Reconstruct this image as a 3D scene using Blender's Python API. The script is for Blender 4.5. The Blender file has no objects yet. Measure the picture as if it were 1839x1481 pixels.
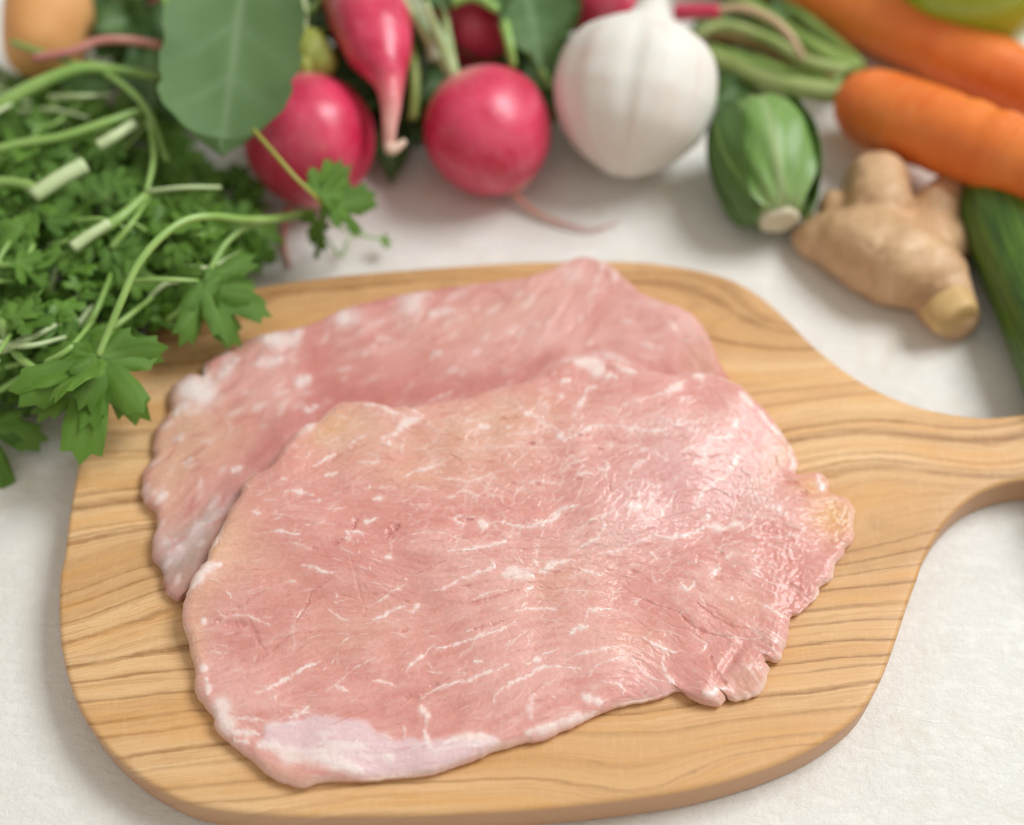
import bpy, math, random
import numpy as np
from mathutils import Vector, Matrix
from mathutils.geometry import delaunay_2d_cdt

scene = bpy.context.scene
COL = scene.collection
RAD = math.radians

# ---------------------------------------------------------------- camera
PITCH, LENS, DIST = RAD(55), 50.0, 0.45
W0, H0 = 1839.0, 1481.0                      # photograph size, used to read positions off it
FPX = W0 * LENS / 36.0
fwd = np.array([0, math.cos(PITCH), -math.sin(PITCH)])
upv = np.array([0, math.sin(PITCH), math.cos(PITCH)])
rgt = np.array([1.0, 0, 0])
BT = 0.014                                   # top of the cutting board
CAM = np.array([0, 0, BT]) - fwd * DIST
cd = bpy.data.cameras.new('camera'); cam = bpy.data.objects.new('camera', cd); COL.objects.link(cam)
cam.location = CAM; cam.rotation_euler = (RAD(90) - PITCH, 0, 0)
cd.lens = LENS; cd.sensor_width = 36; cd.clip_start = 0.01; cd.clip_end = 50
cd.dof.use_dof = True; cd.dof.focus_distance = 0.402; cd.dof.aperture_fstop = 3.8
scene.camera = cam

# ---------------------------------------------------------------- light
wd = bpy.data.worlds.new("World"); scene.world = wd; wd.use_nodes = True
bg = wd.node_tree.nodes['Background']; bg.inputs[0].default_value = (1.0, 0.945, 0.85, 1); bg.inputs[1].default_value = 0.53
def area(name, loc, target, size, power, color):
    l = bpy.data.lights.new(name, 'AREA'); l.shape = 'RECTANGLE'; l.size = size[0]; l.size_y = size[1]
    l.energy = power; l.color = color
    o = bpy.data.objects.new(name, l); COL.objects.link(o); o.location = loc
    o.rotation_euler = (Vector(target) - Vector(loc)).to_track_quat('-Z', 'Y').to_euler()
    return o
area('window_light', (0.98, 0.42, 1.34), (0.0, 0.08, 0.0), (0.85, 0.7), 24.5, (0.955, 0.985, 1.0))
scene.view_settings.view_transform = 'Standard'; scene.view_settings.look = 'None'
scene.view_settings.exposure = 0.0; scene.view_settings.gamma = 1.0
scene.render.engine = 'CYCLES'
scene.cycles.use_denoising = True
scene.cycles.filter_width = 1.05

# ---------------------------------------------------------------- photo <-> place
def P(px, py, z=0.0):
    d = fwd + (px - W0 / 2) / FPX * rgt - (py - H0 / 2) / FPX * upv
    return CAM + d * ((z - CAM[2]) / d[2])
def Parr(pts, z):
    pts = np.asarray(pts, float); z = np.broadcast_to(z, (len(pts),)).astype(float)
    d = fwd[None] + ((pts[:, 0] - W0 / 2) / FPX)[:, None] * rgt - ((pts[:, 1] - H0 / 2) / FPX)[:, None] * upv
    return CAM + d * ((z - CAM[2]) / d[:, 2])[:, None]
def proj(v):
    q = v - CAM
    dz = q @ fwd
    return W0 / 2 + FPX * (q @ rgt) / dz, H0 / 2 - FPX * (q @ upv) / dz
def rad_at(px, py, rpx, z):                 # metres for rpx photo pixels at that spot
    d = (P(px, py, z) - CAM) @ fwd
    return rpx * d / FPX
def rest(px, py, rpx, base=0.0):            # a ball seen at px,py with radius rpx, resting at height base
    z = base + 0.02
    for _ in range(6): z = base + rad_at(px, py, rpx, z)
    return P(px, py, z), z - base

# ---------------------------------------------------------------- mesh helpers
def mesh_np(name, V, F, mat=None, smooth=True):
    me = bpy.data.meshes.new(name)
    V = np.ascontiguousarray(V, dtype=np.float32)
    if isinstance(F, np.ndarray):
        n, k = F.shape
        me.vertices.add(len(V)); me.vertices.foreach_set('co', V.ravel())
        me.loops.add(n * k); me.loops.foreach_set('vertex_index', F.astype(np.int32).ravel())
        me.polygons.add(n)
        me.polygons.foreach_set('loop_start', np.arange(0, n * k, k, dtype=np.int32))
        me.polygons.foreach_set('loop_total', np.full(n, k, dtype=np.int32))
        me.update(calc_edges=True)
    else:
        me.from_pydata([tuple(map(float, v)) for v in V], [], F); me.update()
    if smooth: me.polygons.foreach_set('use_smooth', np.ones(len(me.polygons), dtype=bool))
    if mat: me.materials.append(mat)
    return me
def attr_col(me, name, rgb):
    a = me.attributes.new(name, 'FLOAT_COLOR', 'POINT')
    c = np.ones((len(rgb), 4), dtype=np.float32); c[:, :3] = rgb
    a.data.foreach_set('color', c.ravel())
def attr_f(me, name, v):
    a = me.attributes.new(name, 'FLOAT', 'POINT'); a.data.foreach_set('value', np.asarray(v, dtype=np.float32))
def obj(name, me, parent=None, kind=None):
    o = bpy.data.objects.new(name, me); COL.objects.link(o)
    if parent is not None:
        o.parent = parent
    if kind: o['kind'] = kind
    return o
def tag(o, label, cat, group=None):
    o['label'] = label; o['category'] = cat
    if group: o['group'] = group
    return o
def thing(name, loc, label, cat, group=None):
    o = bpy.data.objects.new(name, None); COL.objects.link(o); o.location = loc
    o.empty_display_size = 0.01
    bpy.context.view_layer.update()
    return tag(o, label, cat, group)
def child(name, me, t):                       # vertices given in world space, child stays where it is
    o = obj(name, me, t)
    L = t.location
    if t.parent: L = L + t.parent.location
    o.matrix_parent_inverse = Matrix.Translation(-Vector(root_loc(t)))
    return o
def root_loc(t):
    r = t
    while r.parent: r = r.parent
    return r.location if r.type == 'EMPTY' else Vector((0, 0, 0))
def grandchild(name, me, p):
    return obj(name, me, p)

def catmull(pts, n=8, closed=False):
    pts = np.asarray(pts, float); N = len(pts); out = []
    rng_ = range(N) if closed else range(N - 1)
    for i in rng_:
        p0 = pts[(i - 1) % N] if closed or i > 0 else pts[0] * 2 - pts[1]
        p1 = pts[i]; p2 = pts[(i + 1) % N]
        p3 = pts[(i + 2) % N] if closed or i + 2 < N else p2 * 2 - p1
        for t in np.linspace(0, 1, n, endpoint=False):
            out.append(0.5 * ((2 * p1) + (-p0 + p2) * t + (2 * p0 - 5 * p1 + 4 * p2 - p3) * t * t + (-p0 + 3 * p1 - 3 * p2 + p3) * t ** 3))
    if not closed: out.append(pts[-1])
    return np.array(out)
def resample(pts, n, closed=True):
    p = np.vstack([pts, pts[:1]]) if closed else pts
    s = np.r_[0, np.cumsum(np.linalg.norm(np.diff(p, axis=0), axis=1))]
    q = np.linspace(0, s[-1], n, endpoint=not closed)
    return np.stack([np.interp(q, s, p[:, k]) for k in range(p.shape[1])], 1)

def tube(path, radii, sides=10, seg=6, wob=0.0, seed=0, caps=True, squash=1.0, fn=None):
    """round tube along a smoothed path (world points); fn(s,a)->radius factor"""
    path = np.asarray(path, float); radii = np.asarray(radii, float)
    full = catmull(np.c_[path, radii], seg)
    C = full[:, :3]; R = np.maximum(full[:, 3], 1e-5); n = len(C)
    T = np.gradient(C, axis=0); T /= np.linalg.norm(T, axis=1)[:, None] + 1e-12
    up = np.array([0, 0, 1.0]) if abs(T[0, 2]) < 0.9 else np.array([1.0, 0, 0])
    V = []; a = np.linspace(0, 2 * math.pi, sides, endpoint=False)
    rs = np.random.RandomState(seed); ph = rs.rand(8) * 6.28
    N_ = np.cross(T[0], up); N_ /= np.linalg.norm(N_)
    for i in range(n):
        N_ = N_ - T[i] * (N_ @ T[i]); N_ /= np.linalg.norm(N_) + 1e-12
        B_ = np.cross(T[i], N_)
        s = i / (n - 1)
        r = R[i] * (1 + wob * (np.sin(3 * a + ph[0] + s * 9) * .5 + np.sin(s * 37 + ph[1] + 2 * a) * .5 + np.sin(s * 91 + ph[2] + a) * .4))
        if fn is not None: r = r * fn(s, a)
        V.append(C[i] + np.outer(np.cos(a) * r, N_) + np.outer(np.sin(a) * r * squash, B_))
    V = np.vstack(V); F = []
    for i in range(n - 1):
        for k in range(sides):
            k2 = (k + 1) % sides
            F.append((i * sides + k, i * sides + k2, (i + 1) * sides + k2, (i + 1) * sides + k))
    if caps:
        b = len(V); V = np.vstack([V, C[0], C[-1]])
        for k in range(sides):
            k2 = (k + 1) % sides
            F.append((b, k2, k)); F.append((b + 1, (n - 1) * sides + k, (n - 1) * sides + k2))
    return V, F
def frame(axis):
    a = np.asarray(axis, float); a = a / np.linalg.norm(a)
    h = np.array([1.0, 0, 0]) if abs(a[0]) < .8 else np.array([0, 0, 1.0])
    u = np.cross(h, a); u /= np.linalg.norm(u); v = np.cross(a, u)
    return u, v, a
def lathe(prof, sides, center, axis, fn=None):
    """prof: (r, h) list; axis direction; fn(h01, ang)->radius factor"""
    u, v, a = frame(axis); prof = catmull(prof, 5); n = len(prof)
    ang = np.linspace(0, 2 * math.pi, sides, endpoint=False); V = []
    for i, (r, h) in enumerate(prof):
        rr = np.full(sides, max(r, 0)); 
        if fn is not None: rr = rr * fn(i / (n - 1), ang)
        V.append(np.asarray(center) + np.outer(np.cos(ang) * rr, u) + np.outer(np.sin(ang) * rr, v) + a * h)
    V = np.vstack(V); F = []
    for i in range(n - 1):
        for k in range(sides):
            k2 = (k + 1) % sides
            F.append((i * sides + k, i * sides + k2, (i + 1) * sides + k2, (i + 1) * sides + k))
    return V, F

# ---------------------------------------------------------------- material helper
class M:
    def __init__(s, name):
        s.m = bpy.data.materials.new(name); s.m.use_nodes = True; s.t = s.m.node_tree
        s.b = s.t.nodes['Principled BSDF']; s.out = s.t.nodes['Material Output']
    def n(s, typ, **kw):
        nd = s.t.nodes.new(typ)
        for k, v in kw.items():
            if k == 'props':
                for a, b in v.items(): setattr(nd, a, b)
        for k, v in kw.items():
            if k == 'props': continue
            key = int(k[1:]) if k[0] == 'i' and k[1:].isdigit() else k.replace('_', ' ')
            s.set(nd.inputs[key], v)
        return nd
    def set(s, sock, v):
        if isinstance(v, bpy.types.NodeSocket): s.t.links.new(v, sock)
        elif isinstance(v, bpy.types.Node): s.t.links.new(v.outputs[0], sock)
        elif isinstance(v, (tuple, list)) and len(v) == 3 and sock.type == 'RGBA': sock.default_value = (*v, 1)
        else: sock.default_value = v
    def P(s, **kw):
        for k, v in kw.items(): s.set(s.b.inputs[k.replace('_', ' ')], v)
    def coord(s, scale=(1, 1, 1), rot=(0, 0, 0), src='Object'):
        tc = s.n('ShaderNodeTexCoord')
        return s.n('ShaderNodeMapping', Vector=tc.outputs[src], Scale=scale, Rotation=rot)
    def noise(s, vec, scale, detail=3, rough=.55, dist=0.0):
        return s.n('ShaderNodeTexNoise', Vector=vec, Scale=scale, Detail=detail, Roughness=rough, Distortion=dist)
    def ramp(s, fac, stops, interp='LINEAR'):
        r = s.n('ShaderNodeValToRGB', Fac=fac); cr = r.color_ramp; cr.interpolation = interp
        while len(cr.elements) > 1: cr.elements.remove(cr.elements[-1])
        cr.elements[0].position = stops[0][0]; cr.elements[0].color = c4(stops[0][1])
        for p, c in stops[1:]:
            e = cr.elements.new(p); e.color = c4(c)
        return r
    def mix(s, fac, a, b, mode='MIX'):
        nd = s.t.nodes.new('ShaderNodeMix'); nd.data_type = 'RGBA'; nd.blend_type = mode
        s.set(nd.inputs[0], fac); s.set(nd.inputs[6], a); s.set(nd.inputs[7], b)
        return nd.outputs[2]
    def math(s, op, a, b=0.0, clamp=False):
        nd = s.t.nodes.new('ShaderNodeMath'); nd.operation = op; nd.use_clamp = clamp
        s.set(nd.inputs[0], a); s.set(nd.inputs[1], b); return nd.outputs[0]
    def bump(s, h, dist, strength=1.0, normal=None):
        nd = s.n('ShaderNodeBump', Height=h, Distance=dist, Strength=strength)
        if normal is not None: s.set(nd.inputs['Normal'], normal)
        return nd
    def attr(s, name):
        nd = s.t.nodes.new('ShaderNodeAttribute'); nd.attribute_name = name; return nd
def c4(c):
    if isinstance(c, (int, float)): return (c, c, c, 1)
    return (*c, 1)
def lin(r, g, b):
    f = lambda x: x / 12.92 if x <= .04045 else ((x + .055) / 1.055) ** 2.4
    return tuple(f(v / 255.) for v in (r, g, b))

# ================================================================= TABLE
mt = M('white plaster table')
co = mt.coord()
n1 = mt.noise(co, 9, 4, .6); n2 = mt.noise(co, 70, 5, .65, .6); n3 = mt.noise(co, 420, 3, .6)
basec = mt.mix(mt.ramp(n1, [(.35, 0), (.7, 1)]), (.82, .795, .745), (.85, .835, .80))
warm = mt.noise(mt.coord((1, 1, 1), (0, 0, .7)), 26, 4, .7, 1.2)
basec = mt.mix(mt.math('MULTIPLY', mt.ramp(mt.noise(co, 14, 5, .7, .5), [(.44, 0), (.72, 1)]), .40), basec, (.66, .64, .57))
basec = mt.mix(mt.math('MULTIPLY', mt.ramp(warm, [(.54, 0), (.70, 1)]), .55), basec, (.72, .655, .55))
vor = mt.noise(mt.coord((1, 2.6, 1), (0, 0, .9)), 120, 6, .75, .3)
ridge = mt.ramp(vor, [(.45, 0), (.62, 1)])
sp_ = mt.noise(co, 900, 2, .5)
basec = mt.mix(mt.math('MULTIPLY', mt.ramp(sp_, [(.66, 0), (.74, 1)]), .35), basec, (.62, .58, .50))
b1 = mt.bump(n2, .0008, .35); b2 = mt.bump(n3, .0005, .6, b1); b3 = mt.bump(ridge, .0006, .35, b2)
mt.P(Base_Color=basec, Roughness=.62, Normal=b3.outputs[0])
mt.b.inputs['Specular IOR Level'].default_value = .3
V = np.array([(-2, -1.2, 0), (2, -1.2, 0), (2, 2.5, 0), (-2, 2.5, 0)])
obj('table_surface', mesh_np('table_surface', V, [(0, 1, 2, 3)], mt.m, False), kind='structure')

# ================================================================= CUTTING BOARD
board_px = [(107, 1097), (109, 1040), (117, 1000), (128, 915), (144, 830), (158, 780), (185, 710), (225, 645), (285, 582), (350, 546), (440, 524), (600, 500),
            (800, 483), (960, 474), (1110, 473), (1200, 480), (1290, 498), (1350, 526), (1405, 570), (1470, 634), (1550, 692), (1640, 732), (1740, 752),
            (1800, 752), (1850, 745), (1960, 728), (2090, 725), (2190, 750), (2225, 805), (2190, 858), (2080, 880), (1950, 868), (1850, 866), (1800, 874),
            (1745, 898), (1695, 945), (1660, 1005), (1645, 1045), (1630, 1085), (1605, 1160), (1580, 1225), (1543, 1285), (1480, 1335), (1400, 1375),
            (1300, 1408), (1190, 1432), (1000, 1455), (800, 1468), (590, 1472), (450, 1466), (350, 1450), (285, 1421), (220, 1375), (171, 1320), (135, 1256), (112, 1170)]
bo = Parr(board_px, BT - .002)[:, :2]
bo = resample(catmull(bo, 10, True), 620)
def normals2(p):
    t = np.roll(p, -1, 0) - np.roll(p, 1, 0); n = np.stack([t[:, 1], -t[:, 0]], 1)
    n /= np.linalg.norm(n, axis=1)[:, None]
    area_ = .5 * np.sum(p[:, 0] * np.roll(p[:, 1], -1) - np.roll(p[:, 0], -1) * p[:, 1])
    return n * (1 if area_ > 0 else -1)
if .5 * np.sum(bo[:, 0] * np.roll(bo[:, 1], -1) - np.roll(bo[:, 0], -1) * bo[:, 1]) < 0: bo = bo[::-1]
bn = normals2(bo)
RB = .0019
inner = bo - bn * RB
def inside(poly, x, y):
    c = np.zeros(x.shape, bool); j = len(poly) - 1
    for i in range(len(poly)):
        xi, yi = poly[i]; xj, yj = poly[j]
        if yi != yj:
            c ^= ((yi > y) != (yj > y)) & (x < (xj - xi) * (y - yi) / (yj - yi) + xi)
        j = i
    return c
gx, gy = np.meshgrid(np.arange(bo[:, 0].min(), bo[:, 0].max(), .004), np.arange(bo[:, 1].min(), bo[:, 1].max(), .004))
poly_in = resample(bo - bn * (RB + .0025), 200)
msk = inside(poly_in, gx, gy)
ip = np.stack([gx[msk], gy[msk]], 1)
vin = [Vector(p) for p in inner] + [Vector(p) for p in ip]
nI = len(inner)
cdt = delaunay_2d_cdt(vin, [(i, (i + 1) % nI) for i in range(nI)], [], 1, 1e-7)
cv = np.array([(v.x, v.y) for v in cdt[0]]); cf = [tuple(f) for f in cdt[2]]
idx_of = {}
for ni, olds in enumerate(cdt[3]):
    for o_ in olds: idx_of[o_] = ni
Vt = np.c_[cv, np.full(len(cv), BT)]
Vb = np.c_[cv, np.full(len(cv), 0.0)]
V = [Vt, Vb]; F = []
def ccw(f, v):
    a, b, c = v[f[0]], v[f[1]], v[f[2]]
    return f if (b[0] - a[0]) * (c[1] - a[1]) - (b[1] - a[1]) * (c[0] - a[0]) > 0 else f[::-1]
for f in cf:
    g = ccw(f, cv); F.append(g); F.append(tuple(i + len(cv) for i in g[::-1]))
ring_prev = [idx_of[i] for i in range(nI)]; base = 2 * len(cv)
prof = [(RB * (1 - math.sin(a)), BT - RB * (1 - math.cos(a))) for a in np.linspace(0, math.pi / 2, 6)[1:]] + [(0.0, .007)] + \
       [(.002 * (1 - math.cos(a)), .002 * (1 - math.sin(a))) for a in np.linspace(0, math.pi / 2, 4)[:-1]]
for (ins, z) in prof:
    V.append(np.c_[bo - bn * ins, np.full(nI, z)])
    cur = list(range(base, base + nI)); base += nI
    for i in range(nI):
        j = (i + 1) % nI
        F.append((ring_prev[i], cur[i], cur[j], ring_prev[j]))
    ring_prev = cur
bot = [idx_of[i] + len(cv) for i in range(nI)]
for i in range(nI):
    j = (i + 1) % nI; F.append((ring_prev[i], bot[i], bot[j], ring_prev[j]))
V = np.vstack(V)
# growth-ring coordinate, fitted to the lines seen in the wood
Z2, Z1, Z3, Z4, Z5, Z6 = (90, 1000, 3.08), (90, 600, 3.7), (590, 1181, 3.065), (1190, 1080, 3.678), (1390, 640, 3.29), (1050, 440, 3.678)
def zz(z, pts): return [(z[0] + x / z[2], z[1] + y / z[2]) for x, y in pts]
RL = [  # (points, half width in px, strength)
    (zz(Z2, [(700, 1385), (1100, 1340), (1539, 1290)]) + zz(Z3, [(0, 710), (600, 690), (1200, 660), (1400, 690), (1480, 730), (1700, 745)]) + zz(Z4, [(0, 1215), (200, 1150), (450, 1030), (700, 960), (950, 925)]), 3.5, .75),
    (zz(Z2, [(580, 1280), (800, 1260), (1200, 1230)]) + zz(Z3, [(700, 600), (1100, 575), (1500, 590), (1650, 620), (1839, 570)]) + zz(Z4, [(0, 1055), (400, 970), (800, 920), (1050, 880)]), 3.0, .7),
    (zz(Z2, [(450, 1200), (700, 1160), (1090, 1120)]) + zz(Z3, [(1250, 410), (1400, 400), (1640, 435), (1839, 400)]) + zz(Z4, [(500, 810), (1000, 745), (1230, 725)]), 3.2, .7),
    (zz(Z2, [(340, 1120), (600, 1090), (980, 1040)]) + zz(Z3, [(1500, 310), (1620, 335), (1839, 280)]) + zz(Z4, [(500, 635), (1000, 555), (1400, 510)]), 4.0, .9),
    (zz(Z2, [(270, 1010), (600, 965), (900, 930)]) + zz(Z4, [(700, 490), (1100, 450), (1450, 430)]), 3.2, .8),
    (zz(Z2, [(200, 920), (500, 880), (850, 850)]) + zz(Z4, [(730, 445), (1200, 410), (1450, 350)]), 4.0, .8),
    (zz(Z2, [(150, 810), (400, 790), (720, 730)]) + zz(Z4, [(800, 325), (1500, 270)]), 4.2, .9),
    (zz(Z2, [(130, 700), (400, 670), (700, 640)]) + zz(Z4, [(860, 160), (1300, 110), (1550, 115)]), 3.5, .8),
    (zz(Z2, [(80, 600), (300, 570), (760, 530)]) + zz(Z4, [(990, 50), (1350, 10)]), 4.5, 1.0),
    (zz(Z2, [(70, 490), (300, 400), (500, 320), (740, 240)]) + zz(Z5, [(250, 1400), (600, 1350), (800, 1330)]), 4.5, 1.0),
    (zz(Z2, [(60, 390), (300, 310), (650, 210)]), 3.0, .8),
    (zz(Z2, [(60, 280), (200, 245), (350, 220), (600, 100)]), 3.0, .8),
    (zz(Z2, [(70, 220), (250, 140), (450, 60)]), 3.0, .7),
    (zz(Z1, [(130, 1370), (400, 1310), (680, 1270)]), 3.5, .8),
    (zz(Z1, [(170, 1075), (400, 1040), (630, 1020)]), 5.0, .8),
    (zz(Z5, [(300, 690), (550, 670), (1000, 700), (1478, 690)]), 5.5, .8),
    (zz(Z5, [(140, 650), (500, 600), (750, 560), (1000, 600), (1250, 640), (1478, 635)]), 3.5, .65),
    (zz(Z5, [(80, 500), (550, 440), (800, 480), (1100, 510), (1300, 500), (1478, 460)]), 9.0, .85),
    (zz(Z5, [(0, 310), (400, 260), (650, 220)]), 4.0, .6),
    (zz(Z5, [(0, 200), (300, 160), (500, 150)]), 5.0, .55),
    (zz(Z1, [(540, 210), (750, 220), (1000, 180)]), 6.0, .9),
    ([(270, 606), (330, 590), (420, 570)], 6, .6),
    ([(430, 545), (600, 520), (800, 500)] + [(1215, 510), (1300, 560), (1370, 580), (1430, 605)], 6.0, .8),
]
sl = .08
cpts, cval, cents = [], [], []
for pts, w, s_ in RL:
    pp = np.array(pts); v0 = float(np.mean(pp[:, 1] + sl * pp[:, 0])); cents.append(v0)
    dense = resample(pp, max(4, int(np.sum(np.linalg.norm(np.diff(pp[np.argsort(pp[:, 0])], axis=0), axis=1)) / 45)), False) if len(pts) < 6 else pp
    for q in pp: cpts.append(q); cval.append(v0 - (q[1] + sl * q[0]))
cpts = np.array(cpts); cval = np.array(cval)
def kern(a, b, s=95.):
    d2 = ((a[:, None, :] - b[None]) ** 2 * np.array([.35, 1.4])).sum(2); return np.exp(-d2 / (2 * s * s))
K = kern(cpts, cpts); wts = np.linalg.solve(K + .02 * np.eye(len(cpts)), cval)
bpx, bpy_ = proj(V); q = np.stack([bpx, bpy_], 1)
psi = q[:, 1] + sl * q[:, 0]
for i0 in range(0, len(q), 20000): psi[i0:i0 + 20000] += np.clip(kern(q[i0:i0 + 20000], cpts) @ wts, -90, 90)
me = mesh_np('cutting_board', V, F, None)
attr_f(me, 'ring', psi)
mb = M('olive wood')
at = mb.attr('ring').outputs['Fac']
co = mb.coord()
wob = mb.noise(mb.coord((14, 60, 14)), 1.0, 4, .6); wob2 = mb.noise(mb.coord((110, 500, 60)), 1.0, 4, .7)
ring = mb.math('ADD', at, mb.math('ADD', mb.math('MULTIPLY', mb.math('SUBTRACT', wob.outputs[0], .5), 16.), mb.math('MULTIPLY', mb.math('SUBTRACT', wob2.outputs[0], .5), 9.)))
LO, HI = 480., 1560.
nrm = mb.math('DIVIDE', mb.math('SUBTRACT', ring, LO), HI - LO)
def line_ramp(sel):
    ev = []
    for c, w, s_ in sel:
        ev += [(c - w * 1.7, 0), (c - w * .3, s_), (c + w * .2, s_), (c + w * 0.6, 0)]
    ev.sort(); ev = ev[:31]
    return mb.ramp(nrm, [(max(0, min(1, (e - LO) / (HI - LO))), v) for e, v in ev])
order = sorted([(c, r[1], r[2]) for c, r in zip(cents, RL)])
r1 = [order[i] for i in range(0, len(order), 4)]; r2 = [order[i] for i in range(1, len(order), 4)]
r3 = [order[i] for i in range(2, len(order), 4)]; r4 = [order[i] for i in range(3, len(order), 4)]
L_ = line_ramp(r1)
for rr in (r2, r3, r4): L_ = mb.math('MAXIMUM', L_, line_ramp(rr))
# fine rings between them
sep = mb.n('ShaderNodeSeparateXYZ', Vector=co)
vv = mb.n('ShaderNodeCombineXYZ', X=mb.math('MULTIPLY', sep.outputs[0], 9.0), Y=mb.math('MULTIPLY', ring, .055), Z=mb.math('MULTIPLY', sep.outputs[2], 30))
fine = mb.noise(vv, 1.0, 4, .62)
vv2 = mb.n('ShaderNodeCombineXYZ', X=mb.math('MULTIPLY', sep.outputs[0], 45.0), Y=mb.math('MULTIPLY', ring, .5), Z=mb.math('MULTIPLY', sep.outputs[2], 90))
grain = mb.noise(vv2, 1.0, 4, .65)
vv3 = mb.n('ShaderNodeCombineXYZ', X=mb.math('MULTIPLY', sep.outputs[0], 3.0), Y=mb.math('MULTIPLY', ring, .012), Z=0.0)
broad = mb.noise(vv3, 1.0, 2, .5)
c_l, c_m, c_d = (.87, .59, .32), (.77, .45, .195), (.30, .135, .042)
cc = mb.mix(mb.ramp(broad, [(.36, 0), (.62, 1)]), c_l, c_m)
cc = mb.mix(mb.math('MULTIPLY', mb.ramp(fine, [(.51, 0), (.57, 1), (.60, .15)]), .62), cc, (.52, .275, .105))
cc = mb.mix(mb.math('MULTIPLY', mb.ramp(grain, [(.42, 0), (.66, 1)]), .46), cc, (.58, .35, .17))
por = mb.noise(mb.n('ShaderNodeCombineXYZ', X=mb.math('MULTIPLY', sep.outputs[0], 260.0), Y=mb.math('MULTIPLY', sep.outputs[1], 2600.0), Z=mb.math('MULTIPLY', sep.outputs[2], 900.)), 1.0, 3, .6)
cc = mb.mix(mb.math('MULTIPLY', mb.ramp(por, [(.56, 0), (.72, 1)]), .38), cc, (.46, .26, .12))
lft = mb.ramp(mb.noise(mb.coord((5, 5, 5)), 1.0, 2, .5), [(.42, 0), (.62, 1)])
cc = mb.mix(mb.math('MULTIPLY', lft, .55), cc, (.64, .35, .14))
# fuzzy brown heart band under the handle and an orange upper zone
knot = mb.ramp(mb.math('DIVIDE', mb.math('SUBTRACT', ring, LO), HI - LO), [(.0, 1), (.20, .9), (.24, 0), (.455, 0), (.49, .75), (.57, .75), (.60, .1), (.66, .0)])
cc = mb.mix(mb.math('MULTIPLY', knot, .62), cc, (.53, .285, .115))
kn2 = mb.noise(mb.coord((30, 55, 30)), 1.0, 5, .65, 1.5)
cc = mb.mix(mb.math('MULTIPLY', mb.math('MULTIPLY', knot, mb.ramp(kn2, [(.5, 0), (.75, 1)])), .7), cc, (.40, .21, .09))
lmod = mb.noise(mb.coord((38, 260, 40)), 1.0, 3, .65)
cc = mb.mix(mb.math('MULTIPLY', L_, mb.ramp(lmod, [(.32, .45), (.56, 1)])), cc, c_d)
org = mb.noise(mb.n('ShaderNodeCombineXYZ', X=mb.math('MULTIPLY', sep.outputs[0], 16.0), Y=mb.math('MULTIPLY', ring, .028), Z=0.0), 1.0, 4, .65)
cc = mb.mix(mb.math('MULTIPLY', mb.ramp(org, [(.50, 0), (.68, 1)]), .55), cc, (.70, .35, .10))
flk = mb.noise(mb.coord((900, 160, 300)), 1.0, 2, .5)
cc = mb.mix(mb.math('MULTIPLY', mb.ramp(flk, [(.54, 0), (.72, 1)]), .09), cc, (.90, .68, .42))
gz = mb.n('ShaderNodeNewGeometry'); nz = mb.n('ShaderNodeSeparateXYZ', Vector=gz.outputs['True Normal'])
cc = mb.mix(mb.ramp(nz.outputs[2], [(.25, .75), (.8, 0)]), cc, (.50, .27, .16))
bb = mb.bump(por, .00015, .35, mb.bump(grain, .00012, .3))
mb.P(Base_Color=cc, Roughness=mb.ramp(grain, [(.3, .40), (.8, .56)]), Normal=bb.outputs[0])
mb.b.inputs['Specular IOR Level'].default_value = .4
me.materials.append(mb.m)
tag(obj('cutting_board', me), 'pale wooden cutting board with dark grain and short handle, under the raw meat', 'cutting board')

# ================================================================= MEAT
def gn(shape, sig, seed):
    if not isinstance(sig, tuple): sig = (sig, sig)
    rs = np.random.RandomState(seed); a = rs.randn(*shape)
    fy = np.fft.fftfreq(shape[0])[:, None]; fx = np.fft.rfftfreq(shape[1])[None]
    g = np.exp(-2 * (math.pi ** 2) * ((fy * sig[0]) ** 2 + (fx * sig[1]) ** 2))
    r = np.fft.irfft2(np.fft.rfft2(a) * g, s=shape); return r / r.std()
def blur(a, sig):
    fy = np.fft.fftfreq(a.shape[0])[:, None]; fx = np.fft.rfftfreq(a.shape[1])[None]
    g = np.exp(-2 * (math.pi ** 2) * sig ** 2 * (fy ** 2 + fx ** 2))
    return np.fft.irfft2(np.fft.rfft2(a) * g, s=a.shape)
def bil(a, x, y):
    h, w = a.shape[:2]
    x = np.clip(x, 0, w - 1.001); y = np.clip(y, 0, h - 1.001)
    x0 = x.astype(np.int32); y0 = y.astype(np.int32); fx = x - x0; fy = y - y0
    if a.ndim == 3: fx = fx[..., None]; fy = fy[..., None]
    return (a[y0, x0] * (1 - fx) + a[y0, x0 + 1] * fx) * (1 - fy) + (a[y0 + 1, x0] * (1 - fx) + a[y0 + 1, x0 + 1] * fx) * fy
def sstep(x, a, b):
    t = np.clip((x - a) / (b - a), 0, 1); return t * t * (3 - 2 * t)

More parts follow.
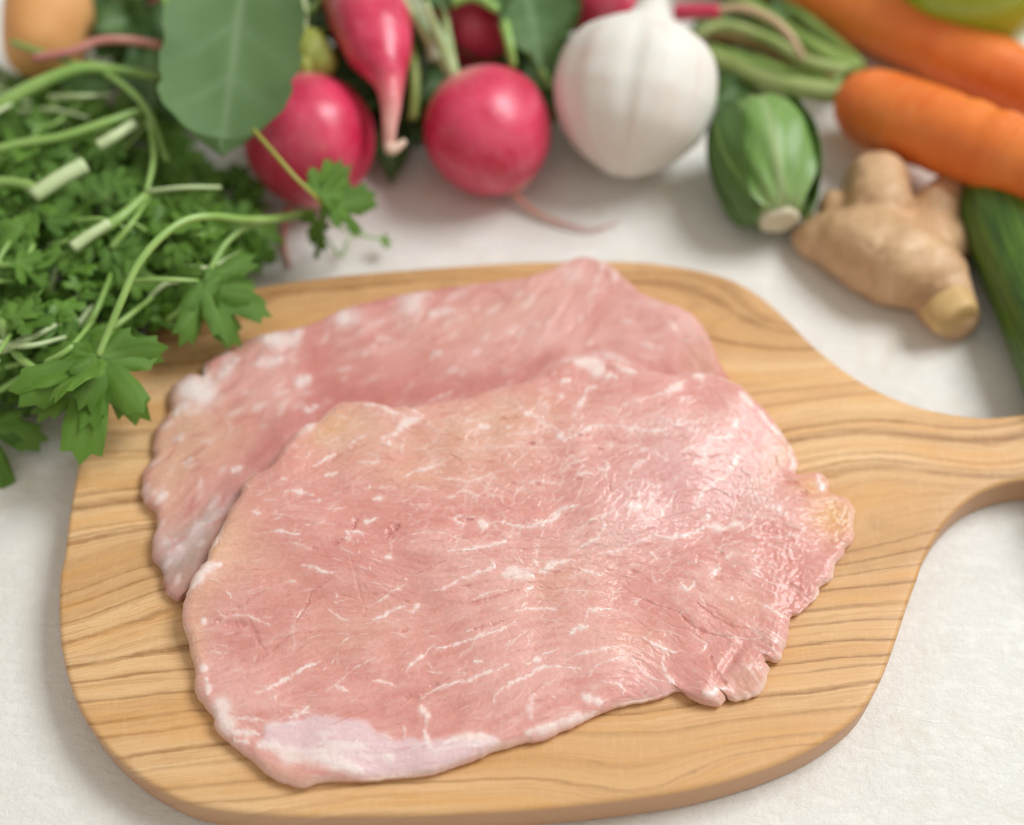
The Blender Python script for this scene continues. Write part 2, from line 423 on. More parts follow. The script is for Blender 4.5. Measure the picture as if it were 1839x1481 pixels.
class Sheet:
    """skin of a slice: colour and relief rasters, one cell = about 0.17 mm"""
    def __init__(s, x0, y0, x1, y1, angles, seed):
        s.x0, s.y0 = x0, y0; s.w, s.h = x1 - x0, y1 - y0; s.seed = seed
        s.Y, s.X = np.mgrid[0:s.h, 0:s.w].astype(np.float32)
        a = np.array(angles, float); cs = np.zeros((s.h, s.w)); sn = np.zeros((s.h, s.w)); tw = np.zeros((s.h, s.w))
        for px, py, an in a:
            w = 1 / (((s.X + x0 - px) ** 2 + (s.Y + y0 - py) ** 2) / 60. ** 2 + .15) ** 1.6
            cs += w * math.cos(RAD(2 * an)); sn += w * math.sin(RAD(2 * an)); tw += w
        s.ang = .5 * np.arctan2(sn, cs) + gn((s.h, s.w), 30, seed) * .10
        s.dx = np.cos(s.ang); s.dy = -np.sin(s.ang)
        s.white = np.zeros((s.h, s.w)); s.dark = np.zeros((s.h, s.w))
    def lic(s, noise, steps=14, step=1.5):
        acc = noise.copy(); 
        for sg in (1, -1):
            x = s.X.copy(); y = s.Y.copy()
            for k in range(steps):
                dx = bil(s.dx, x, y); dy = bil(s.dy, x, y); x = x + sg * dx * step; y = y + sg * dy * step
                acc += bil(noise, x, y)
        acc -= acc.mean(); return acc / acc.std()
    def stamp(s, buf, pts, w, strength, rag=.5, seed=0):
        pts = np.array(pts, float); L = max(3, int(np.sum(np.linalg.norm(np.diff(pts, axis=0), axis=1)) / 1.2)) if len(pts) > 1 else 3
        c = catmull(pts, 8) if len(pts) > 2 else pts
        c = resample(c, L, False); rag = rag * (.45 if w > 9 else 1); rs = np.random.RandomState(int(abs(pts[0, 0] * 7 + pts[0, 1] * 13)) % 99999 + seed)
        def sm(n, k):
            a = np.convolve(rs.randn(n + 2 * k), np.hanning(k + 2), 'same')[k:n + k]; return a / (a.std() + 1e-6)
        k = 7; jx = sm(L, k) * w * .28 * rag + sm(L, 3) * .35; jy = sm(L, k) * w * .28 * rag + sm(L, 3) * .35
        env = np.clip(np.minimum(np.arange(L) + 1.5, L - np.arange(L) + .5) / (L * .28 + 1), .35, 1) ** .7
        ww = w * .42 * env * np.clip(1 + .38 * rag * sm(L, 9), .35, 1.9)
        st = strength * np.clip(1 + .25 * sm(L, 11), .25, 1.3)
        for i in range(L):
            x = c[i, 0] + jx[i] - s.x0; y = c[i, 1] + jy[i] - s.y0; sg = max(ww[i], .45); r = int(3 * sg) + 2
            xi, yi = int(x), int(y)
            if xi - r < 0 or yi - r < 0 or xi + r >= s.w or yi + r >= s.h: continue
            X = np.arange(xi - r, xi + r + 1) - x; Y = (np.arange(yi - r, yi + r + 1) - y)[:, None]
            g = st[i] * np.exp(-((X * X + Y * Y) / (2 * sg * sg)) ** 1.15)
            v = buf[yi - r:yi + r + 1, xi - r:xi + r + 1]; np.maximum(v, g, out=v)
    def hairs(s, n, L0, L1, seed, spread=.2, mask=None, curve=.02, cross=False):
        rs = np.random.RandomState(seed); buf = np.zeros((s.h, s.w))
        x = rs.rand(n) * s.w; y = rs.rand(n) * s.h
        if mask is not None:
            keep = bil(mask, x, y) > rs.rand(n); x, y = x[keep], y[keep]; n = len(x)
        L = rs.uniform(L0, L1, n) ; off = rs.randn(n) * spread + (math.pi / 2 if cross else 0); amp = rs.rand(n) ** 1.6 + .15
        cv = rs.randn(n) * curve; ph = rs.rand(n) * 6.28; wv = rs.rand(n) * .15
        for k in range(int(L1)):
            al = k < L; 
            if not al.any(): break
            a = bil(s.ang, x, y) + off + cv * k + wv * np.sin(k * .35 + ph)
            x = x + np.cos(a); y = y - np.sin(a)
            e = np.sin(np.clip((k + .5) / L, 0, 1) * math.pi) ** .7 * amp * al
            ok = (x > 1) & (y > 1) & (x < s.w - 3) & (y < s.h - 3) & al
            xi = x[ok].astype(int); yi = y[ok].astype(int); fx = x[ok] - xi; fy = y[ok] - yi
            for ddx, ddy, wt in ((0, 0, (1 - fx) * (1 - fy)), (1, 0, fx * (1 - fy)), (0, 1, (1 - fx) * fy), (1, 1, fx * fy)):
                np.add.at(buf, (yi + ddy, xi + ddx), e[ok] * wt)
        return buf
    def cells(s, spacing, elong, seed):
        rs = np.random.RandomState(seed); gh, gw = int(s.h / spacing) + 6, int(s.w / (spacing * 1.5)) + 6
        sx = (np.arange(gw)[None] - 2 + rs.rand(gh, gw)) * spacing * 1.5; sy = (np.arange(gh)[:, None] - 2 + rs.rand(gh, gw)) * spacing
        wx = gn((s.h, s.w), 6, seed + 1) * spacing * .16; wy = gn((s.h, s.w), 6, seed + 2) * spacing * .16
        X = (s.X + wx).astype(np.float32); Y = (s.Y + wy).astype(np.float32)
        ci = (X / (spacing * 1.5)).astype(int) + 2; cj = (Y / spacing).astype(int) + 2
        ca, sa = s.dx.astype(np.float32), s.dy.astype(np.float32)
        F1 = np.full((s.h, s.w), 9e9, np.float32); F2 = F1.copy(); idv = np.zeros((s.h, s.w), np.float32); vr = np.zeros((s.h, s.w), np.float32)
        rid = rs.rand(gh, gw).astype(np.float32); sx = sx.astype(np.float32); sy = sy.astype(np.float32)
        for dj in (-2, -1, 0, 1, 2):
            for di in (-2, -1, 0, 1, 2):
                a = np.clip(cj + dj, 0, gh - 1); b = np.clip(ci + di, 0, gw - 1)
                px = X - sx[a, b]; py = Y - sy[a, b]; u = (px * ca + py * sa) / elong; v = -px * sa + py * ca
                d2 = u * u + v * v; m = d2 < F1
                F2 = np.where(m, F1, np.minimum(F2, d2)); F1 = np.where(m, d2, F1); idv = np.where(m, rid[a, b], idv); vr = np.where(m, v, vr)
        F1, F2 = np.sqrt(F1), np.sqrt(F2)
        return F1 / spacing, (F2 - F1) , idv, vr / spacing
    def blob(s, px, py, rx, ry, rot=0., soft=1.0):
        c, sn = math.cos(RAD(rot)), math.sin(RAD(rot)); X = s.X + s.x0 - px; Y = s.Y + s.y0 - py
        u = X * c - Y * sn; v = X * sn + Y * c
        return np.exp(-((u / rx) ** 2 + (v / ry) ** 2) * soft)

def soft_poly(sh, poly, sig):
    m = inside(np.array(poly), sh.X + sh.x0 + gn((sh.h, sh.w), 8, 5) * 3, sh.Y + sh.y0 + gn((sh.h, sh.w), 8, 6) * 3).astype(float)
    return blur(m, sig)

def slice_mesh(name, outline, zpx, center, base_fn, T, nang, nrad, sheet, color, relief, tfn=None, ragged=None, R=.0050, h0=.38, rim=None):
    """outline in photo pixels, zpx the height of each outline point; polar grid from the centre with a rolled rim"""
    o3 = Parr(outline, zpx)[:, :2]
    O = resample(catmull(o3, 6, True), nang)
    if .5 * np.sum(O[:, 0] * np.roll(O[:, 1], -1) - np.roll(O[:, 0], -1) * O[:, 1]) < 0: O = O[::-1].copy()
    rs = np.random.RandomState(sheet.seed + 50)
    def cn(sig):                                                    # closed smooth noise
        f = np.fft.rfftfreq(nang); g = np.fft.irfft(np.fft.rfft(rs.randn(nang)) * np.exp(-2 * (math.pi * f * sig) ** 2), n=nang); return g / g.std()
    def csm(a, sig):
        f = np.fft.rfftfreq(nang); g = np.exp(-2 * (math.pi * f * sig) ** 2)
        return np.stack([np.fft.irfft(np.fft.rfft(a[:, k]) * g, n=nang) for k in range(a.shape[1])], 1)
    nn = normals2(O)
    per = np.linalg.norm(np.roll(O, -1, 0) - O, axis=1).sum(); cell = per / nang
    opx = proj(np.c_[O, np.full(nang, BT + .003)])
    rag = ragged(opx[0], opx[1]) if ragged else np.zeros(nang)
    amp = .00008 * cn(.0006 / cell) + .00010 * cn(.0022 / cell) + rag * (.00034 * cn(.0019 / cell) + .00016 * cn(.0007 / cell))
    O = O + nn * amp[:, None]
    S = csm(O, .006 / cell)
    c = P(center[0], center[1], BT)[:2]
    sn = normals2(S); rv = S - c; rl = np.linalg.norm(rv, axis=1)
    cosf = np.clip((rv * sn).sum(1) / rl, .35, 1); cosf = csm(cosf[:, None], .004 / cell)[:, 0]
    s1 = np.linspace(0, 1, nrad); t = 1 - (1 - s1) ** 1.22 ; t = .02 + .98 * t
    t = np.r_[t[:-1], 1 - np.array([.004, .0025, .0012, .0004, 0.0])]; t = np.unique(t)
    n = len(t)
    XY = c + t[:, None, None] * (S - c)[None] + (t ** 10)[:, None, None] * (O - S)[None]
    d = (1 - t)[:, None] * (rl * cosf)[None]
    X = XY[..., 0].ravel(); Y = XY[..., 1].ravel(); d = d.ravel()
    base = base_fn(X, Y)
    u = np.clip(d / R, 0, 1)
    Tm = np.full(X.shape, T)
    V0 = np.stack([X, Y, base + T * (h0 + (1 - h0) * np.sqrt(1 - (1 - u) ** 2))], 1)
    px, py = proj(V0)
    sx, sy = px - sheet.x0, py - sheet.y0
    if tfn is not None: Tm = T * bil(tfn, sx, sy)
    edge = np.sqrt(np.clip(1 - (1 - u) ** 2, 0, 1))
    rel = bil(relief, sx, sy)
    Z = base + Tm * (h0 + (1 - h0) * edge) + rel * (0.25 + .75 * edge) * np.clip(d / .0006, 0, 1)
    top = np.stack([X, Y, Z], 1)
    colr = bil(color, sx, sy)
    if rim is not None: colr = comp(colr, np.exp(-(d / .0011) ** 2) * (.35 + .5 * sstep(np.tile(cn(.004 / cell), n), -.6, 1.4)), rim)
    # underside
    rings = []; ringc = []
    lastX = XY[-1]; nrm2 = normals2(lastX)
    lb = base.reshape(n, nang)[-1]; lt = Tm.reshape(n, nang)[-1]; lc = colr.reshape(n, nang, 3)[-1]
    for a in (.35, .7, 1.05, 1.4):
        ins = .0022 * (1 - math.cos(a)); zz_ = lt * h0 * (1 - math.sin(a))
        pxy = lastX - csm(nrm2, 4) * ins
        rings.append(np.c_[pxy, lb + zz_ + .0001]); ringc.append(lc * .97)
    V = np.vstack([top] + rings); Cc = np.vstack([colr] + ringc)
    nr = n + 4
    i = np.arange(nr - 1)[:, None]; k = np.arange(nang)[None]; k2 = (k + 1) % nang
    F = np.stack([i * nang + k, (i + 1) * nang + k, (i + 1) * nang + k2, i * nang + k2], 2).reshape(-1, 4)
    # centre patch: close the small hole and the bottom
    cz = top[:nang, 2].mean()
    b0 = len(V)
    V = np.vstack([V, [c[0], c[1], cz], [c[0], c[1], float(base_fn(np.array([c[0]]), np.array([c[1]]))[0])]]); Cc = np.vstack([Cc, Cc[:1], Cc[:1]])
    kk = np.arange(nang); kk2 = (kk + 1) % nang
    tri1 = np.stack([np.full(nang, b0), kk, kk2, kk2], 1)[:, :3]
    tri2 = np.stack([np.full(nang, b0 + 1), (nr - 1) * nang + kk2, (nr - 1) * nang + kk], 1)
    me = bpy.data.meshes.new(name)
    me.vertices.add(len(V)); me.vertices.foreach_set('co', V.astype(np.float32).ravel())
    loops = np.r_[F.ravel(), tri1.ravel(), tri2.ravel()].astype(np.int32)
    tot = np.r_[np.full(len(F), 4), np.full(2 * nang, 3)].astype(np.int32)
    st = np.r_[0, np.cumsum(tot)[:-1]].astype(np.int32)
    me.loops.add(len(loops)); me.loops.foreach_set('vertex_index', loops)
    me.polygons.add(len(tot)); me.polygons.foreach_set('loop_start', st); me.polygons.foreach_set('loop_total', tot)
    me.update(calc_edges=True)
    me.polygons.foreach_set('use_smooth', np.ones(len(tot), dtype=bool))
    attr_col(me, 'tint', np.clip(Cc, .01, .93))
    return me, O

mm = M('raw meat')
tint = mm.attr('tint').outputs['Color']
co = mm.coord()
f1 = mm.noise(mm.coord((1, 1.5, 1)), 1500, 3, .6); f2 = mm.noise(co, 520, 4, .6, .4)
bmp = mm.bump(f2, .00040, .5); bmp = mm.bump(f1, .00010, .35, bmp)
mot = mm.ramp(mm.noise(co, 900, 3, .6), [(.3, (.93, .93, .93)), (.7, (1.05, 1.05, 1.05))])
mm.P(Base_Color=mm.mix(1.0, tint, mot, 'MULTIPLY'), Roughness=mm.ramp(f2, [(.3, .32), (.7, .50)]), Normal=bmp.outputs[0])
mm.b.inputs['Specular IOR Level'].default_value = .42
mm.b.inputs['Subsurface Weight'].default_value = .15
mm.b.inputs['Subsurface Radius'].default_value = (1.0, .35, .25)
mm.b.inputs['Subsurface Scale'].default_value = .0014
mm.b.inputs['Coat Weight'].default_value = .24
mm.b.inputs['Coat Roughness'].default_value = .05

PINK, PLIGHT, REDC = np.array(lin(216, 150, 140)), np.array(lin(228, 175, 166)), np.array(lin(208, 128, 119))
TAN, YEL, WHT = np.array(lin(222, 176, 150)), np.array(lin(222, 172, 112)), np.array(lin(242, 228, 222))
LILAC = np.array(lin(228, 200, 204))
def comp(a, m, c): m = np.clip(m, 0, 1)[..., None]; return a * (1 - m) + c * m

# ---- back slice
back_px = [(275, 1000), (288, 1022), (295, 1058), (317, 1076), (345, 1070), (420, 1062), (560, 1035), (750, 985), (1000, 920), (1200, 850), (1290, 780), (1314, 700),
           (1290, 640), (1275, 605), (1258, 578), (1228, 552), (1195, 543), (1150, 522), (1110, 484), (1078, 466), (1048, 459), (1015, 472), (960, 495), (900, 502),
           (800, 514), (700, 530), (620, 552), (555, 580), (468, 600), (414, 620), (378, 641), (362, 652), (357, 672), (350, 690), (345, 676), (338, 670), (324, 677), (306, 700),
           (299, 716), (301, 732), (290, 757), (277, 778), (276, 811), (264, 838), (258, 870), (257, 895), (268, 913), (281, 938), (276, 972)]
sb = Sheet(240, 440, 1340, 1100, [(300, 900, 50), (350, 800, 35), (300, 1000, 48), (500, 700, 30), (700, 620, 25), (900, 580, 28), (1000, 520, 55), (1200, 600, -10), (1260, 660, -50), (420, 870, 42), (340, 1040, 70)], 11)
shp = (sb.h, sb.w)
lo, mi = gn(shp, 34, 1), sb.lic(gn(shp, 2.2, 2), 16, 1.6)
mid = sb.lic(gn(shp, 5, 3), 18, 2.0)
for p, w, s_ in [([(345, 700), (372, 712)], 42, 1), ([(365, 665), (380, 690), (425, 645)], 18, .8), ([(325, 700), (335, 725), (315, 740)], 20, .8), ([(480, 612), (535, 604)], 30, .95), ([(610, 575), (640, 560)], 30, .9),
                 ([(728, 552), (745, 535)], 30, .7), ([(770, 565), (815, 557)], 12, .7), ([(460, 655), (510, 645)], 16, .75), ([(535, 690), (552, 676)], 16, .8), ([(545, 740), (570, 725)], 8, .7), ([(620, 745), (660, 730)], 6, .6), ([(775, 640), (790, 630)], 9, .6),
                 ([(590, 770), (540, 800)], 6, .6), ([(770, 722), (810, 700)], 5, .6), ([(280, 905), (300, 885)], 10, .8), ([(415, 845), (432, 838)], 8, .8), ([(1020, 500), (1040, 490)], 25, .4), ([(840, 520), (800, 540)], 12, .4),
                 ([(1010, 650), (1090, 640), (1130, 655)], 14, .5), ([(325, 830), (345, 822)], 7, .7), ([(310, 790), (330, 780)], 8, .6), ([(420, 600), (460, 590)], 14, .4), ([(640, 600), (690, 575)], 10, .4)]:
    sb.stamp(sb.white, p, w, s_)
hb = blur(sb.hairs(700, 12, 40, 21, .15), 3.0); hb /= hb.max()
hd = blur(sb.hairs(500, 15, 70, 22, .15), 2.6); hd /= hd.max()
col = PINK[None, None] * np.ones((*shp, 3))
col = comp(col, sstep(lo + mid * .7, -1.2, 1.6) * .8, PLIGHT)
col = comp(col, sstep(-lo + mid * .8, .6, 2.2) * .55, REDC)
col = comp(col, sb.blob(370, 790, 90, 60, 30) * .8 + sb.blob(300, 850, 40, 120, 0) * .8 + sb.blob(330, 720, 40, 60, 0) * .7 + sb.blob(420, 620, 70, 20, 20) * .6 + sb.blob(900, 560, 160, 40, 20) * .35 + sb.blob(1260, 640, 40, 60, 0) * .5, TAN)
col = comp(col, sb.blob(330, 1010, 70, 60, 40) * .8 + sb.blob(380, 930, 100, 26, 48) * .75, np.array(lin(172, 146, 130)))  # grey-tan tail, with its shadowed tone painted into the colour
col = comp(col, sb.blob(360, 950, 100, 15, 48) * .75 + sb.blob(305, 985, 20, 30, 40) * .6, np.array(lin(212, 188, 184)))
col = comp(col, sb.blob(1080, 490, 60, 40, -40) * .5 + sb.blob(1230, 560, 60, 25, -40) * .6 + sb.blob(1000, 620, 200, 30, 15) * .25, np.array(lin(236, 190, 180)))
col = comp(col, np.clip(hb * 1.3, 0, .35), WHT); col = comp(col, np.clip(hd * 1.5, 0, .4), REDC * .95)
overlap_shade = np.zeros(shp)  # shade beside the front slice's upper edge, painted into the back slice's colour
sb.stamp(overlap_shade, [(400, 900), (440, 850), (490, 800), (550, 745), (620, 705), (720, 708), (800, 700), (900, 680), (960, 655), (1010, 635)], 42, 1, .2)
col = comp(col, blur(overlap_shade, 6) * .6, REDC * np.array([.93, .95, .95]))
col = comp(col, sb.white * .78, WHT)
relief = (lo * .00040 + gn(shp, 16, 8) * .00018 + mid * .00009 + mi * .00004 + sb.white * .00025 + hb * .0002 - hd * .0002)
TBK = .0042
flat = lambda X, Y: np.full(X.shape, BT + .0001)
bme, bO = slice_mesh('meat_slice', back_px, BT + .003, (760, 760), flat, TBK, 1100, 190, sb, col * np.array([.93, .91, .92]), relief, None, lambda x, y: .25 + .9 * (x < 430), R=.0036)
bme.materials.append(mm.m)
tag(obj('meat_slice', bme), 'raw pink meat slice lying behind, partly covered, with white fat flecks on its left end', 'meat')

# ---- front slice
A = (330, 900, 3.7025); B = (730, 900, 3.7025); Cz = (1130, 900, 3.702); D = (480, 680, 4.6); E = (830, 620, 4.6); Fz = (1130, 620, 4.277); G = (590, 1181, 3.065); Hh = (250, 950, 2.627)
front_px = [(330, 1097), (332, 1130), (346, 1191), (351, 1243), (366, 1268), (382, 1286), (384, 1308), (408, 1331), (447, 1360), (480, 1390), (512, 1404), (545, 1412), (577, 1403),
            (655, 1400), (720, 1396), (776, 1390), (835, 1370), (890, 1347), (942, 1333), (982, 1326), (1014, 1310), (1073, 1282), (1112, 1266), (1150, 1258), (1187, 1251), (1214, 1239), (1228, 1241), (1240, 1252),
            (1262, 1262), (1287, 1266), (1297, 1262), (1304, 1243), (1312, 1256), (1335, 1252), (1362, 1238), (1378, 1216), (1384, 1200), (1380, 1186), (1400, 1180), (1409, 1157), (1419, 1116), (1423, 1101), (1440, 1093), (1465, 1067), (1469, 1051),
            (1489, 1040), (1497, 1027), (1506, 1008), (1520, 984), (1535, 966), (1535, 927), (1531, 908), (1517, 893), (1490, 879), (1484, 858), (1468, 849), (1431, 847), (1433, 822), (1408, 784), (1382, 751), (1351, 723), (1331, 700), (1315, 690),
            (1285, 676), (1256, 669), (1207, 673), (1177, 668), (1147, 668), (1113, 650), (1076, 640), (1040, 640), (1004, 655), (965, 675), (928, 690), (884, 698), (845, 713), (791, 721), (752, 727), (735, 733), (722, 726), (708, 732), (682, 726), (654, 721), (615, 721), (589, 737), (571, 756),
            (550, 760), (532, 778), (506, 806), (487, 838), (444, 859), (428, 892), (414, 913), (393, 951), (376, 983), (370, 1008), (347, 1038), (344, 1060)]
zf = np.array([BT + .003 + (TBK + .0008 if (y < 692 and x < 1316) or (x < 600 and y < 1045 and y < 760 + (600 - x) * 1.4) or (y < 740 and x < 1316) else 0) for x, y in front_px])
zf = np.convolve(np.r_[zf[-2:], zf, zf[:2]], np.ones(5) / 5, 'valid')
sf = Sheet(300, 610, 1570, 1440, [(400, 1100, 10), (450, 1250, 25), (700, 1200, 30), (900, 1200, 25), (1100, 1200, 15), (600, 950, -12), (560, 840, 30), (800, 800, 4), (1000, 780, 5), (1000, 950, 14), (1150, 900, 38), (1200, 1000, 10), (1300, 960, -3),
                                  (1450, 930, -4), (1400, 1000, -14), (1350, 1060, -24), (1350, 1130, -32), (1300, 1190, -55), (1180, 1100, -25), (1190, 1220, -45), (1300, 700, -20), (1390, 800, -50), (1230, 740, 18), (600, 1340, -12), (850, 1340, 10), (420, 1330, -50), (700, 1060, -10)], 31)
shp = (sf.h, sf.w)
